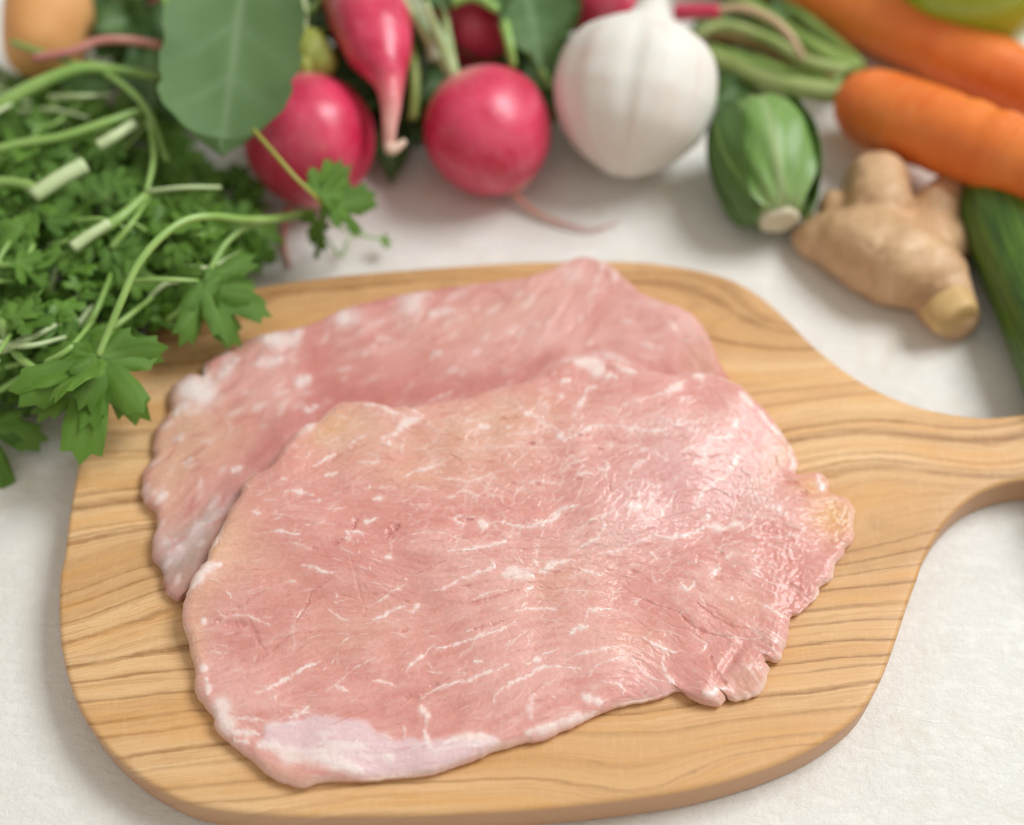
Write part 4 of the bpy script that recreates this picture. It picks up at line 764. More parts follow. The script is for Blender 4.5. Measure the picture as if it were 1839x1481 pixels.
# ================================================================= VEGETABLES
rng = random.Random(7)
def mat_simple(name, c1, c2, scale, rough, spec=.4, coat=0., bumpd=.0003, bscale=None, sss=0., sssr=(1, .4, .2), stretch=(1, 1, 1)):
    m = M(name); co = m.coord(stretch); n = m.noise(co, scale, 4, .6, .5)
    nb = m.noise(co, bscale or scale * 4, 4, .6)
    m.P(Base_Color=m.mix(m.ramp(n, [(.35, 0), (.68, 1)]), c1, c2), Roughness=rough, Normal=m.bump(nb, bumpd, .5).outputs[0])
    m.b.inputs['Specular IOR Level'].default_value = spec; m.b.inputs['Coat Weight'].default_value = coat; m.b.inputs['Coat Roughness'].default_value = .2
    if sss:
        m.b.inputs['Subsurface Weight'].default_value = sss; m.b.inputs['Subsurface Radius'].default_value = sssr; m.b.inputs['Subsurface Scale'].default_value = .003
    return m
def leaf_mat(name, c1, c2, vein, rough=.45, trans=.25, var=.35, scale=140):
    m = M(name); n = m.noise(m.coord(), scale, 4, .6)
    oi = m.t.nodes.new('ShaderNodeObjectInfo')
    f = m.math('ADD', m.math('MULTIPLY', n.outputs[0], .7), m.math('MULTIPLY', oi.outputs['Random'], .6), True)
    base = m.mix(f, c1, c2)
    va = m.attr('vein').outputs['Fac']
    base = m.mix(m.math('MULTIPLY', va, .75), base, vein)
    nb = m.bump(m.math('ADD', m.math('MULTIPLY', n.outputs[0], .6), m.math('MULTIPLY', va, -.5)), .0006, .5)
    m.P(Base_Color=base, Roughness=rough, Normal=nb.outputs[0]); m.b.inputs['Specular IOR Level'].default_value = .35
    tr = m.n('ShaderNodeBsdfTranslucent', Color=m.mix(.5, base, (.30, .50, .06)), Normal=nb.outputs[0])
    mx = m.t.nodes.new('ShaderNodeMixShader'); mx.inputs[0].default_value = trans
    m.t.links.new(m.b.outputs[0], mx.inputs[1]); m.t.links.new(tr.outputs[0], mx.inputs[2]); m.t.links.new(mx.outputs[0], m.out.inputs[0])
    return m

parsley_m = leaf_mat('parsley leaf', (.028, .095, .008), (.150, .305, .038), (.21, .38, .08), .40, .20)
pstem_m = mat_simple('parsley stem', (.24, .42, .09), (.34, .52, .15), 60, .35, .45, .1, .0002)
pale_m = mat_simple('pale cut stem', (.50, .62, .30), (.62, .72, .42), 60, .4, .4, .1, .0002)
rleaf_m = leaf_mat('radish leaf', (.078, .150, .048), (.130, .225, .085), (.26, .37, .20), .6, .12, scale=60)
dleaf_m = leaf_mat('dark radish leaf', (.035, .095, .020), (.110, .200, .065), (.20, .32, .13), .5, .18)
rstem_m = mat_simple('radish stem', (.34, .42, .16), (.50, .58, .32), 80, .4)
pinkstem_m = mat_simple('pink root', (.55, .18, .17), (.66, .36, .27), 60, .45, .4, 0, .0003)

# ---- leaves
def parsley_leaf_mesh(seed):
    r = random.Random(seed); n = 44
    lobes = [(RAD(r.uniform(-5, 5)), 1.0, 26 + r.uniform(-2, 3)), (RAD(52 + r.uniform(-8, 8)), r.uniform(.7, .95), 27), (RAD(-52 + r.uniform(-8, 8)), r.uniform(.7, .95), 27), (RAD(96), r.uniform(.35, .6), 26), (RAD(-96), r.uniform(.35, .6), 26)]
    tk = r.choice([13, 15, 17])
    pts = []; rad0 = .42
    for i in range(n):
        a = -RAD(128) + RAD(256) * i / (n - 1); rad_ = .20
        for la, L, wd_ in lobes:
            x = abs(a - la) / RAD(wd_)
            if x < 1: rad_ = max(rad_, L * (1 - x ** 2.2) ** .5)
        rad_ *= 1 + .07 * (1 if i % 2 else -1) * min(1, rad_ * 1.4) + r.uniform(-.04, .04)
        pts.append((rad_ * math.sin(a), rad_ * math.cos(a) , a))
    V = [(0, 0, 0)]; F = []; vein = [1.0]
    cx, cy = r.uniform(-.8, .8), r.uniform(-1.1, .5); fold = r.uniform(-.2, .7); ph = r.uniform(0, 6)
    def z(x, y): return (cy * y * y * .55 + cx * x * y * .5 + fold * abs(x) * .35 + .07 * math.sin(6 * x + ph) * math.cos(5 * y + ph)) 
    for f_ in (.45, .8, 1.0):
        for x, y, a in pts:
            V.append((x * f_, y * f_, z(x * f_, y * f_) - (.05 if f_ == 1 else 0)))
            vv_ = max(0, 1 - min(abs(a - la) / RAD(9) for la, _, _ in lobes)) * (1.1 - f_)
            vein.append(vv_)
    for i in range(n - 1):
        F.append((0, 1 + i + 1, 1 + i))
        for k in range(2):
            b, c = 1 + k * n, 1 + (k + 1) * n
            F.append((b + i, b + i + 1, c + i + 1, c + i))
    return np.array(V), F, vein
LEAFS = []
for k in range(10):
    V_, F_, ve = parsley_leaf_mesh(k + 3); me = mesh_np('leaf', V_, F_, parsley_m.m); attr_f(me, 'vein', ve); LEAFS.append((me, V_, F_, ve))
def basis(loc, direc, normal, size):
    d = Vector(direc).normalized(); n = Vector(normal); n = (n - d * n.dot(d)).normalized(); x = d.cross(n)
    m = Matrix((( x.x, d.x, n.x, 0), (x.y, d.y, n.y, 0), (x.z, d.z, n.z, 0), (0, 0, 0, 1)))
    return Matrix.Translation(Vector(loc)) @ m @ Matrix.Scale(size, 4)
def put_leaf(t, k, loc, direc, normal, size, name='leaf', me=None):
    o = bpy.data.objects.new(name, me or LEAFS[k % len(LEAFS)][0]); COL.objects.link(o); o.parent = t
    o.matrix_parent_inverse = Matrix.Translation(-Vector(root_loc(t))); o.matrix_basis = basis(loc, direc, normal, size)
    return o
def blade(L, W, cup=.15, wave=.06, bend=.2, seed=0, ns=26, nt=14, tipround=.5, veins=6):
    """one broad leaf along +Y, unit = metres"""
    r = random.Random(seed); V = []; vein = []; F = []; ph = [r.uniform(0, 6) for _ in range(6)]
    for i in range(ns + 1):
        s_ = i / ns if tipround > 0 else .5 - .5 * math.cos(math.pi * i / ns); w = W * .5 * ((math.sin(math.pi * min(1, s_ ** .75 * .97 + .015))) ** tipround if tipround > 0 else max(.0004, 1 - abs(2 * s_ - 1.0) ** 3.6) ** .5)
        w *= 1 + .035 * math.sin(s_ * 31 + ph[0]) + .02 * math.sin(s_ * 63 + ph[1])
        for j in range(nt + 1):
            t_ = 2 * j / nt - 1; x = t_ * w; y = s_ * L - .10 * L * abs(t_) ** 2 * (0 if s_ < .5 else (s_ - .5))
            zz_ = cup * W * (t_ * t_) - bend * L * s_ * s_ + wave * W * abs(t_) ** 1.5 * math.sin(s_ * 14 + ph[2 if t_ > 0 else 3]) + .003 * W * math.sin(t_ * 9 + s_ * 12)
            V.append((x, y, zz_))
            u = (s_ * veins - abs(t_) * 1.1) % 1.0
            vein.append(max(math.exp(-(t_ / .07) ** 2) * (1.1 - s_ * .6), .55 * math.exp(-((u - .5) / .09) ** 2) * (1 - abs(t_))))
    for i in range(ns):
        for j in range(nt):
            a = i * (nt + 1) + j; F.append((a, a + 1, a + nt + 2, a + nt + 1))
    return np.array(V), F, vein
def blade_obj(t, p0, p1, W, normal, mat, name='leaf', **kw):
    p0 = np.array(p0); p1 = np.array(p1); L = float(np.linalg.norm(p1 - p0))
    V_, F_, ve = blade(L, W, **kw)
    m4 = np.array(basis(p0, p1 - p0, normal, 1.0)); V_ = V_ @ m4[:3, :3].T + m4[:3, 3]
    me = mesh_np(name, V_, F_, mat.m); attr_f(me, 'vein', ve)
    return child(name, me, t) if t is not None else obj(name, me)
def pp(*a): return [P(x, y, z) for x, y, z in a]
def stem_part(t, pts, r0, r1, mat, name='stem', sides=8, **kw):
    pa = np.array(pp(*pts)); n = len(pa); rr = np.linspace(r0, r1, n)
    V_, F_ = tube(pa, rr, sides, 6, **kw)
    return child(name, mesh_np(name, V_, F_, mat.m), t)

# ---- parsley bunch
bunch = thing('parsley_bunch', tuple(P(200, 450, 0)), 'big leafy green parsley bunch heaped at the left, spilling over the board corner', 'parsley')
PR = [(-90, 130), (60, 150), (180, 160), (285, 160), (300, 250), (360, 290), (440, 320), (470, 380), (480, 420), (420, 500), (350, 540), (290, 560), (235, 590), (215, 640), (170, 690), (60, 700), (-90, 715)]
PRa = np.array(PR, float)
def sample_region(n, poly, rr):
    out = []
    x0, y0 = poly.min(0); x1, y1 = poly.max(0)
    while len(out) < n:
        x, y = rr.uniform(x0, x1), rr.uniform(y0, y1)
        if inside(poly, np.array([x]), np.array([y]))[0]: out.append((x, y))
    return out
def edge_d(poly, x, y):
    best = 1e9
    for i in range(len(poly)):
        a = poly[i]; b = poly[(i + 1) % len(poly)]; ab = b - a; t_ = max(0, min(1, ((x - a[0]) * ab[0] + (y - a[1]) * ab[1]) / (ab @ ab)))
        q_ = a + ab * t_; best = min(best, math.hypot(x - q_[0], y - q_[1]))
    return best
def rand_leaf(x, y, lift, big):
    e = min(1, edge_d(PRa, x, y) / 110.); z = .010 + lift * e
    onb = x > 150 and y > 520
    if onb: z = max(z, BT + .008)
    loc = P(x, y, z)
    an = rng.uniform(0, 2 * math.pi); tilt = rng.uniform(-.5, .25)
    d = (math.cos(an), math.sin(an), tilt)
    nrm_ = (rng.uniform(-.7, .7) , rng.uniform(-.8, .4), 1)
    return loc, d, nrm_, big
for i, (x, y) in enumerate(sample_region(285, PRa, rng)):
    loc, d, nrm_, sz = rand_leaf(x, y, rng.uniform(.010, .033), rng.uniform(.0065, .0125))
    put_leaf(bunch, rng.randrange(10), loc, d, nrm_, sz)
SV, SF, SVe = [], [], []; off = 0
for i, (x, y) in enumerate(sample_region(620, PRa, rng)):
    loc, d, nrm_, sz = rand_leaf(x, y, rng.uniform(.0, .026), rng.uniform(.006, .011))
    me_, V_, F_, ve = LEAFS[rng.randrange(10)]; m4 = np.array(basis(loc, d, nrm_, sz))
    SV.append(V_ @ m4[:3, :3].T + m4[:3, 3]); SF += [tuple(a + off for a in f) for f in F_]; SVe += ve; off += len(V_)
me = mesh_np('under_leaves', np.vstack(SV), SF, parsley_m.m); attr_f(me, 'vein', SVe)
child('under_leaves', me, bunch)['kind'] = 'stuff'
for k in range(110):                                                   # thin stems running through the heap
    x, y = sample_region(1, PRa, rng)[0]; a = rng.uniform(-.5, 1.2); L = rng.uniform(60, 150); z = rng.uniform(.012, .040)
    c = [(x, y, z), (x + L * .5 * math.cos(a), y - L * .5 * math.sin(a) + rng.uniform(-14, 14), z + .004), (x + L * math.cos(a), y - L * math.sin(a), z)]
    if not all(inside(PRa, np.array([q_[0]]), np.array([q_[1]]))[0] for q_ in c): continue
    stem_part(bunch, c, rng.uniform(.0007, .0014), .0007, pstem_m if k % 3 else pale_m, sides=6)
for pts, r0, r1, mt_ in [([(-60, 285, .040), (20, 262, .042), (110, 246, .043), (190, 220, .043), (262, 196, .040)], .0017, .0016, pstem_m),
                         ([(-60, 215, .036), (0, 188, .040), (70, 150, .043), (150, 122, .044), (235, 130, .040), (290, 140, .034)], .0030, .0016, pstem_m),
                         ([(60, 352, .045), (105, 322, .046), (152, 296, .046)], .0026, .0028, pale_m), ([(176, 262, .044), (205, 245, .045), (240, 222, .044)], .0020, .0018, pale_m),
                         ([(130, 445, .043), (165, 420, .044), (196, 400, .044)], .0020, .0016, pale_m), ([(150, 430, .041), (210, 395, .043), (262, 350, .042)], .0022, .0014, pstem_m),
                         ([(-40, 325, .040), (40, 330, .042), (75, 348, .043)], .0018, .0020, pstem_m), ([(-20, 480, .036), (40, 470, .04), (60, 440, .04)], .0010, .0010, pstem_m),
                         ([(160, 110, .040), (230, 160, .044), (268, 205, .042), (300, 290, .036)], .0012, .0012, pstem_m), ([(0, 560, .030), (18, 620, .032), (70, 665, .033), (150, 672, .032)], .0016, .0010, pstem_m),
                         ([(20, 75, .036), (80, 95, .040), (160, 120, .042), (280, 140, .038)], .0010, .0010, pstem_m), ([(268, 215, .042), (276, 280, .040), (262, 350, .038)], .0011, .0009, pstem_m)]:
    stem_part(bunch, pts, r0, r1, mt_)
# ---- the sprig whose stem arches in front
sp = thing('parsley_sprig', tuple(P(350, 400, .03)), 'parsley sprig with a pale arching stem and drooping leaves over the board corner', 'parsley')
stem_part(sp, [(560, 380, .020), (500, 392, .030), (440, 394, .042), (385, 388, .050), (335, 395, .054), (290, 425, .055), (248, 475, .053), (218, 540, .049), (195, 595, .044), (176, 640, .040)], .0014, .0011, pstem_m)
stem_part(sp, [(530, 388, .024), (455, 400, .036), (410, 432, .038), (385, 470, .037), (366, 508, .034), (340, 545, .030), (300, 575, .026)], .0011, .0010, pstem_m)
cmn = -fwd
def toward(px0, py0, z0, px1, py1, z1): 
    a = P(px0, py0, z0); b = P(px1, py1, z1); return a, b - a, np.linalg.norm(b - a)
for (a0, a1, nr, k) in [((172, 640, .039), (132, 825, .026), (.1, -.7, .8), 0), ((180, 640, .040), (262, 745, .030), (.35, -.5, .8), 3), ((172, 640, .041), (15, 685, .036), (-.1, .35, 1), 5), ((172, 650, .034), (80, 760, .024), (-.2, -.4, .9), 7),
                        ((365, 520, .036), (430, 612, .026), (.2, -.3, 1), 2), ((370, 505, .036), (482, 565, .028), (.3, -.2, 1), 6), ((375, 490, .036), (330, 560, .030), (-.2, -.4, 1), 8)]:
    loc, d, L = toward(*a0, *a1); put_leaf(sp, k, loc, d, nr, float(L) * .98)
sp2 = thing('parsley_sprig', tuple(P(580, 360, .03)), 'thin parsley sprig with small dark leaves hanging in front of the left round radish', 'parsley')
stem_part(sp2, [(455, 232, .052), (490, 272, .050), (530, 318, .046), (565, 352, .040), (582, 372, .034)], .0008, .0007, mat_simple('olive stem', (.30, .30, .05), (.38, .38, .08), 50, .4))
stem_part(sp2, [(582, 370, .034), (578, 410, .024), (568, 462, .012)], .0014, .0009, mat_simple('dark stem', (.08, .19, .03), (.12, .25, .05), 50, .4))
stem_part(sp2, [(590, 400, .012), (640, 420, .010), (690, 430, .008)], .0005, .0004, pstem_m); stem_part(sp2, [(560, 380, .02), (610, 460, .008), (625, 430, .006), (655, 418, .006)], .0005, .0004, pstem_m)
for (a0, a1, nr, k) in [((575, 350, .040), (612, 305, .042), (.3, -.6, .7), 1), ((580, 358, .036), (650, 330, .030), (.2, -.6, .8), 4), ((585, 365, .034), (660, 365, .022), (.2, -.3, 1), 7), ((570, 395, .024), (545, 440, .014), (0, -.2, 1), 2), ((685, 432, .008), (705, 432, .007), (0, -.2, 1), 2)]:
    loc, d, L = toward(*a0, *a1); put_leaf(sp2, k, loc, d, nr, float(L))
sp3 = thing('parsley_sprig', tuple(P(0, 800, .01)), 'parsley leaf on the pale table at the far left, cut by the frame edge', 'parsley')
stem_part(sp3, [(-60, 700, .02), (-40, 740, .014), (-20, 765, .010)], .001, .0008, pstem_m)
for (a0, a1, nr, k) in [((-22, 762, .010), (36, 800, .006), (0, -.1, 1), 1), ((-24, 766, .010), (-5, 880, .005), (0, -.1, 1), 3)]:
    loc, d, L = toward(*a0, *a1); put_leaf(sp3, k, loc, d, nr, float(L))

# ---- radishes
rm = M('radish skin'); co = rm.coord(); n = rm.noise(co, 55, 4, .6, .4); n2 = rm.noise(co, 260, 3, .6); pt = rm.attr('pale').outputs['Fac']
bc = rm.mix(rm.ramp(n, [(.35, 0), (.7, 1)]), (.58, .016, .070), (.80, .065, .150))
lp = rm.noise(co, 42, 3, .6, .8)
bc = rm.mix(rm.math('MULTIPLY', rm.ramp(lp, [(.50, 0), (.72, 1)]), .55), bc, (.84, .19, .26))
bc = rm.mix(rm.math('MULTIPLY', rm.ramp(rm.noise(co, 75, 5, .75, 1.2), [(.60, 0), (.72, 1)]), .5), bc, (.50, .22, .12))
bc = rm.mix(rm.math('MULTIPLY', rm.ramp(n2, [(.55, 0), (.8, 1)]), .25), bc, (.80, .30, .34))
bc = rm.mix(pt, bc, (.80, .50, .42)); rm.P(Base_Color=bc, Roughness=.36, Normal=rm.bump(n2, .0006, .4).outputs[0])
rm.b.inputs['Coat Weight'].default_value = .35; rm.b.inputs['Coat Roughness'].default_value = .32
rm.b.inputs['Subsurface Weight'].default_value = .15; rm.b.inputs['Subsurface Scale'].default_value = .003
def radish(px, py, rpx, label, axis, tail=None, groove=0., seed=0, base=0.0, crown=True, elong=1.0):
    c, r = rest(px, py, rpx, base)
    t = thing('radish', (c[0], c[1], base), label, 'radish', 'round red radishes')
    rs = np.random.RandomState(seed); p1, p2 = rs.rand(2) * 6.28
    def fn(h, a): return 1 + .025 * np.sin(2 * a + p1) * math.sin(h * 3.1) + .02 * np.sin(3 * a + p2 + h * 4) - groove * np.exp(-((np.mod(a - 1.2 + math.pi, 6.283) - math.pi) / .22) ** 2) * math.sin(h * math.pi)
    prof = [(0, -1.06), (.10, -1.03), (.34, -.95), (.68, -.74), (.93, -.36), (1.0, .02), (.94, .38), (.70, .72), (.38, .92), (.16, .98), (0, .96)]
    V_, F_ = lathe([(a * r, b * r * elong) for a, b in prof], 56, c, axis, fn)
    me = mesh_np('radish_body', V_, F_, rm.m)
    h = ((V_ - c) @ (np.asarray(axis, float) / np.linalg.norm(axis))) / r
    attr_f(me, 'pale', np.clip(sstep(-h, .93, 1.1) * .9 + .6 * sstep(h, .66 if seed == 2 else .86, .98), 0, 1))
    child('body', me, t)
    if tail is not None:
        pts_ = pp(*tail); rr = [rad_at(tail[0][0], tail[0][1], w, .01) for w in ([11, 7, 4.5, 3, 2, 1.2][:len(tail)])]
        V_, F_ = tube(pts_, rr, 8, 6, wob=.1, seed=seed); child('root', mesh_np('root', V_, F_, pinkstem_m.m), t)
    if crown:
        ax = np.asarray(axis, float) / np.linalg.norm(axis); rs_ = random.Random(seed)
        for k in range(4):
            b0 = c + ax * r * .93 * elong; dv = ax + np.array([rs_.uniform(-.4, .4), rs_.uniform(-.2, .4), rs_.uniform(-.2, .5)])
            V_, F_ = tube([b0, b0 + dv * r * .5, b0 + dv * r * 1.1 + np.array([0, 0, .002])], [.0021, .0017, .0013], 8, 5)
            child('stem', mesh_np('stem', V_, F_, rstem_m.m), t)
    return t
radish(558, 250, 118, 'bright pink radish at left with a split side, below the large green leaf', (-.10, .62, .55), [(520, 372, .004), (512, 400, .003), (510, 440, .002), (520, 480, .0015)], .05, 1)
radish(875, 234, 116, 'round pink radish with long thin root curling on the table beside the garlic', (-.45, .55, .45), [(915, 330, .008), (938, 362, .004), (975, 388, .0025), (1020, 404, .002), (1065, 412, .0015), (1110, 398, .001)], 0, 2)
radish(850, 48, 74, 'small dark red radish tucked behind the middle round radish', (-.1, .7, .5), None, 0, 3, .012)
radish(1092, 18, 72, 'pink radish at the top edge half hidden behind the garlic bulb', (.2, .8, .4), None, 0, 4, .008, False)
radish(312, 22, 50, 'small red radish peeking out behind the large green leaf', (0, .8, .4), None, 0, 5, .008, False)
# long radish lying on top
lr = thing('long_radish', tuple(P(680, 120, .03)), 'long tapered red radish with pale hooked tip hanging between two round radishes', 'radish')
V_, F_ = tube(pp((615, -90, .040), (640, -40, .043), (662, 20, .046), (675, 70, .047), (690, 115, .046), (699, 150, .044), (702, 190, .041), (700, 228, .037), (699, 262, .032)),
              [rad_at(660, 40, w, .045) for w in (40, 70, 74, 66, 46, 27, 18, 13, 10)], 32, 7, wob=.03, seed=4)
me = mesh_np('body', V_, F_, rm.m); y_ = proj(V_)[1]; attr_f(me, 'pale', sstep(y_, 110, 245) * .85); child('body', me, lr)
V_, F_ = tube(pp((699, 254, .033), (702, 268, .032), (716, 262, .033), (728, 252, .034)), [rad_at(700, 260, w, .03) for w in (10, 11, 8, 5)], 10, 5)
child('root', mesh_np('root', V_, F_, mat_simple('root tip', (.78, .55, .42), (.82, .62, .5), 60, .45).m), lr)

# ---- radish greens
bl = thing('radish_leaf', tuple(P(405, 130, .04)), 'large rounded grey green leaf hanging down beside the left round radish', 'leaf')
blade_obj(bl, P(446, -90, .066), P(394, 268, .050), rad_at(400, 130, 246, .05), (0, -.55, 1), rleaf_m, 'blade', cup=.12, wave=.035, bend=.05, seed=3, ns=40, nt=22, tipround=-1, veins=4)
stem_part(bl, [(470, -190, .06), (452, -110, .064), (446, -60, .0655)], .002, .0018, rstem_m)
gr_ = thing('radish_greens', tuple(P(620, 40, 0)), 'dark tangled radish greens and pale stems filling the gaps behind the radishes', 'radish greens')
for (a0, a1, wpx, nr, k) in [((930, -90, .045), (975, 108, .040), 150, (.1, -.5, 1), 1), ((1010, 60, .02), (940, 190, .018), 70, (-.3, -.3, 1), 2), ((770, -60, .05), (800, 20, .046), 90, (.2, -.4, 1), 3), ((880, -60, .052), (900, 20, .048), 110, (0, -.4, 1), 4)]:
    m_ = rleaf_m if k in (1,) else dleaf_m
    blade_obj(gr_, P(*a0), P(*a1), rad_at(a0[0], a0[1], wpx, .04), nr, m_, 'leaf', seed=k, cup=.18, wave=.06, bend=.08)
GB = []
for k in range(6):
    V_, F_, ve = blade(.045, .022, .2, .09, .25, k, 14, 8, .55, 5); me = mesh_np('leaf', V_, F_, dleaf_m.m); attr_f(me, 'vein', ve); GB.append(me)
for k in range(105):
    x, y = rng.uniform(170, 1060), rng.uniform(-110, 150 if rng.random() < .8 else 215)
    if x > 950 and y > 110: continue
    z = rng.uniform(.004, .026) if y > 90 else rng.uniform(.005, .036)
    an = rng.uniform(0, 6.28)
    put_leaf(gr_, 0, P(x, y, z), (math.cos(an), math.sin(an), rng.uniform(-.3, .3)), (rng.uniform(-.6, .6), rng.uniform(-.9, .1), 1), rng.uniform(.45, .95), me=GB[k % 6])
for k in range(46):
    if k < 16: x, y = rng.uniform(690, 765), rng.uniform(120, 255)
    elif k < 24: x, y = rng.uniform(950, 1010), rng.uniform(100, 190)
    elif k < 40: x, y = rng.uniform(1240, 1480), rng.uniform(-70, 70)
    else: x, y = rng.uniform(1290, 1440), rng.uniform(120, 160)
    an = rng.uniform(0, 6.28)
    put_leaf(gr_, 0, P(x, y, rng.uniform(.002, .012)), (math.cos(an), math.sin(an), rng.uniform(-.1, .2)), (rng.uniform(-.4, .4), rng.uniform(-.5, .3), 1), rng.uniform(.35, .7), me=GB[k % 6])
for k in range(16):
    x, y = rng.uniform(180, 1000), rng.uniform(-80, 110); a = rng.uniform(1.0, 2.2); L = rng.uniform(90, 190); z = rng.uniform(.02, .04)
    stem_part(gr_, [(x, y, z), (x + L * .5 * math.cos(a) + rng.uniform(-15, 15), y - L * .5 * math.sin(a), z + .004), (x + L * math.cos(a), y - L * math.sin(a), z + .006)], .0014, .0011, rstem_m if k % 2 else pstem_m, sides=7)
for pts, r0, r1, mt_ in [([(715, -60, .046), (752, 20, .045), (780, 70, .042), (790, 108, .038)], .0045, .0042, mat_simple('pale green rib', (.34, .44, .26), (.52, .60, .42), 70, .5)),
                         ([(722, -20, .040), (738, 80, .038), (744, 150, .034), (742, 215, .026)], .0026, .0020, mat_simple('olive rib', (.20, .26, .06), (.30, .36, .10), 50, .45)),
                         ([(500, -40, .04), (545, 20, .042), (600, -20, .042)], .0018, .0016, pstem_m), ([(810, 0, .05), (850, -8, .051), (895, 18, .049)], .003, .0015, pstem_m),
                         ([(905, 40, .044), (915, 80, .042), (922, 120, .036)], .002, .0016, pstem_m), ([(960, 70, .03), (968, 120, .026), (990, 160, .02)], .0022, .0016, pstem_m),
                         ([(520, 30, .036), (560, 60, .038), (600, 40, .036)], .001, .001, pstem_m)]:
    stem_part(gr_, pts, r0, r1, mt_)
ps = thing('loose_sprig', tuple(P(220, 78, .03)), 'pinkish brown stem crossing from the potato to the large leaf', 'stem')
stem_part(ps, [(60, 105, .044), (130, 92, .046), (175, 74, .047), (230, 72, .047), (290, 82, .044)], .0016, .0017, pinkstem_m)
ps = thing('loose_sprig', tuple(P(1330, 40, .02)), 'pink and tan stem arching over the carrot tops right of the garlic', 'stem')
stem_part(ps, [(1270, 22, .030), (1330, 14, .034), (1385, 34, .034), (1420, 66, .031), (1442, 105, .026)], .0018, .0014, mat_simple('tan stem', (.52, .38, .22), (.60, .40, .26), 60, .5))
stem_part(ps, [(1215, 22, .026), (1250, 20, .029), (1295, 20, .031)], .0034, .0026, rm)

# ---- small curled sprout
yb = thing('small_sprout', tuple(P(562, 100, .02)), 'small yellow green sprout lodged above the left round radish', 'sprout')
ym = leaf_mat('yellow green leaf', (.30, .34, .05), (.44, .48, .11), (.55, .58, .22), .45, .1)
for k, (x, y, rx, sd_) in enumerate([(558, 98, 38, 1), (578, 112, 26, 2), (546, 118, 24, 3)]):
    c, r = P(x, y, .040), rad_at(x, y, rx, .04)
    V_, F_ = lathe([(0, -1.2 * r), (.6 * r, -.95 * r), (r, -.2 * r), (.9 * r, .5 * r), (.5 * r, 1.1 * r), (0, 1.3 * r)], 28, c, (-.2 + .2 * k, .6, .7), lambda h, a, sd_=sd_: 1 + .10 * np.abs(np.sin(2.5 * a + sd_ + h * 2)))
    child('leaf', mesh_np('leaf', V_, F_, ym.m), yb)

# ---- potato
po = thing('potato', tuple(P(80, 60, 0)), 'orange tan potato at the top left corner behind the parsley', 'potato')
c = P(84, 42, .030); r = rad_at(84, 42, 80, .03)
pm_ = mat_simple('potato skin', (.72, .33, .11), (.80, .42, .17), 45, .55, .3, 0, .0006)
def pfn(h, a): return 1 + .04 * np.sin(2 * a + 1) + .03 * np.sin(3 * a + h * 6) - .10 * np.exp(-((np.mod(a - 2.2 + math.pi, 6.283) - math.pi) / .16) ** 2 - ((h - .42) / .05) ** 2)
V_, F_ = lathe([(0, -1.3 * r), (.5 * r, -1.18 * r), (.86 * r, -.8 * r), (1.0 * r, -.1 * r), (.98 * r, .5 * r), (.7 * r, 1.1 * r), (.3 * r, 1.32 * r), (0, 1.38 * r)], 64, c, (.08, .85, .35), pfn)
child('body', mesh_np('body', V_, F_, pm_.m), po)

# ---- garlic
gm = M('garlic skin'); sa = gm.attr('ang').outputs['Fac']; ha = gm.attr('hgt').outputs['Fac']
vv = gm.n('ShaderNodeCombineXYZ', X=gm.math('MULTIPLY', sa, 16.0), Y=gm.math('MULTIPLY', ha, 1.6), Z=0.)
st_ = gm.noise(vv, 1.0, 4, .6, .3)
vv_ = gm.n('ShaderNodeCombineXYZ', X=gm.math('MULTIPLY', sa, 60.0), Y=gm.math('MULTIPLY', ha, 3.0), Z=0.)
st2 = gm.noise(vv_, 1.0, 3, .6)
bc = gm.mix(gm.ramp(st_, [(.52, 0), (.78, 1)]), (.80, .775, .72), (.72, .56, .48))
bc = gm.mix(gm.math('MULTIPLY', gm.ramp(st2, [(.5, 0), (.8, 1)]), .3), bc, (.78, .72, .62))
bc = gm.mix(gm.ramp(ha, [(.80, 0), (.93, .8)]), bc, (.66, .50, .33))
bc = gm.mix(gm.math('MULTIPLY', gm.ramp(gm.noise(gm.coord(), 60, 4, .65, .6), [(.54, 0), (.7, 1)]), .35), bc, (.74, .58, .50))
gm.P(Base_Color=bc, Roughness=.58, Normal=gm.bump(st2, .0006, .35).outputs[0])
gm.b.inputs['Subsurface Weight'].default_value = .2; gm.b.inputs['Subsurface Scale'].default_value = .004
ga = thing('garlic_bulb', tuple(P(1140, 250, 0)), 'white garlic bulb with its neck pointing up between the radish and the sprout', 'garlic')
r = rad_at(1140, 180, 148, .03); gc = P(1140, 172, .030)
axg = P(1198, -20, .052) - P(1137, 300, .016); axg = axg / np.linalg.norm(axg)
gp = [(0, -.97), (.13, -.98), (.26, -.93), (.56, -.76), (.86, -.46), (.985, -.12), (1.0, .12), (.95, .42), (.80, .66), (.50, .86), (.28, .97), (.20, 1.12), (.18, 1.4), (.20, 1.75), (.22, 2.0), (.10, 2.1), (0, 2.1)]
def gfn(h, a):
    e = math.exp(-((h - .42) / .22) ** 2)
    return 1 - .022 * e * np.abs(np.cos(a * 3.5 + .4 + .4 * np.sin(a * 2))) ** 8 - .045 * e * np.abs(np.cos(a * 1.5 + .4 + .3 * np.sin(a))) ** 10 + .008 * np.sin(a * 17 + h * 5 + np.sin(a * 5)) * (1 - e * .5) + .10 * np.sin(3 * a + 1) * (h > .72)
V_, F_ = lathe([(a * r, b * r) for a, b in gp], 128, gc, axg, gfn)
me = mesh_np('bulb', V_, F_, gm.m); n_ = len(V_) // 128
attr_f(me, 'ang', np.tile(np.abs(np.linspace(-1, 1, 128, endpoint=False)), n_)); attr_f(me, 'hgt', np.repeat(np.linspace(0, 1, n_), 128)); child('bulb', me, ga)
rp = gc - axg * r * .93
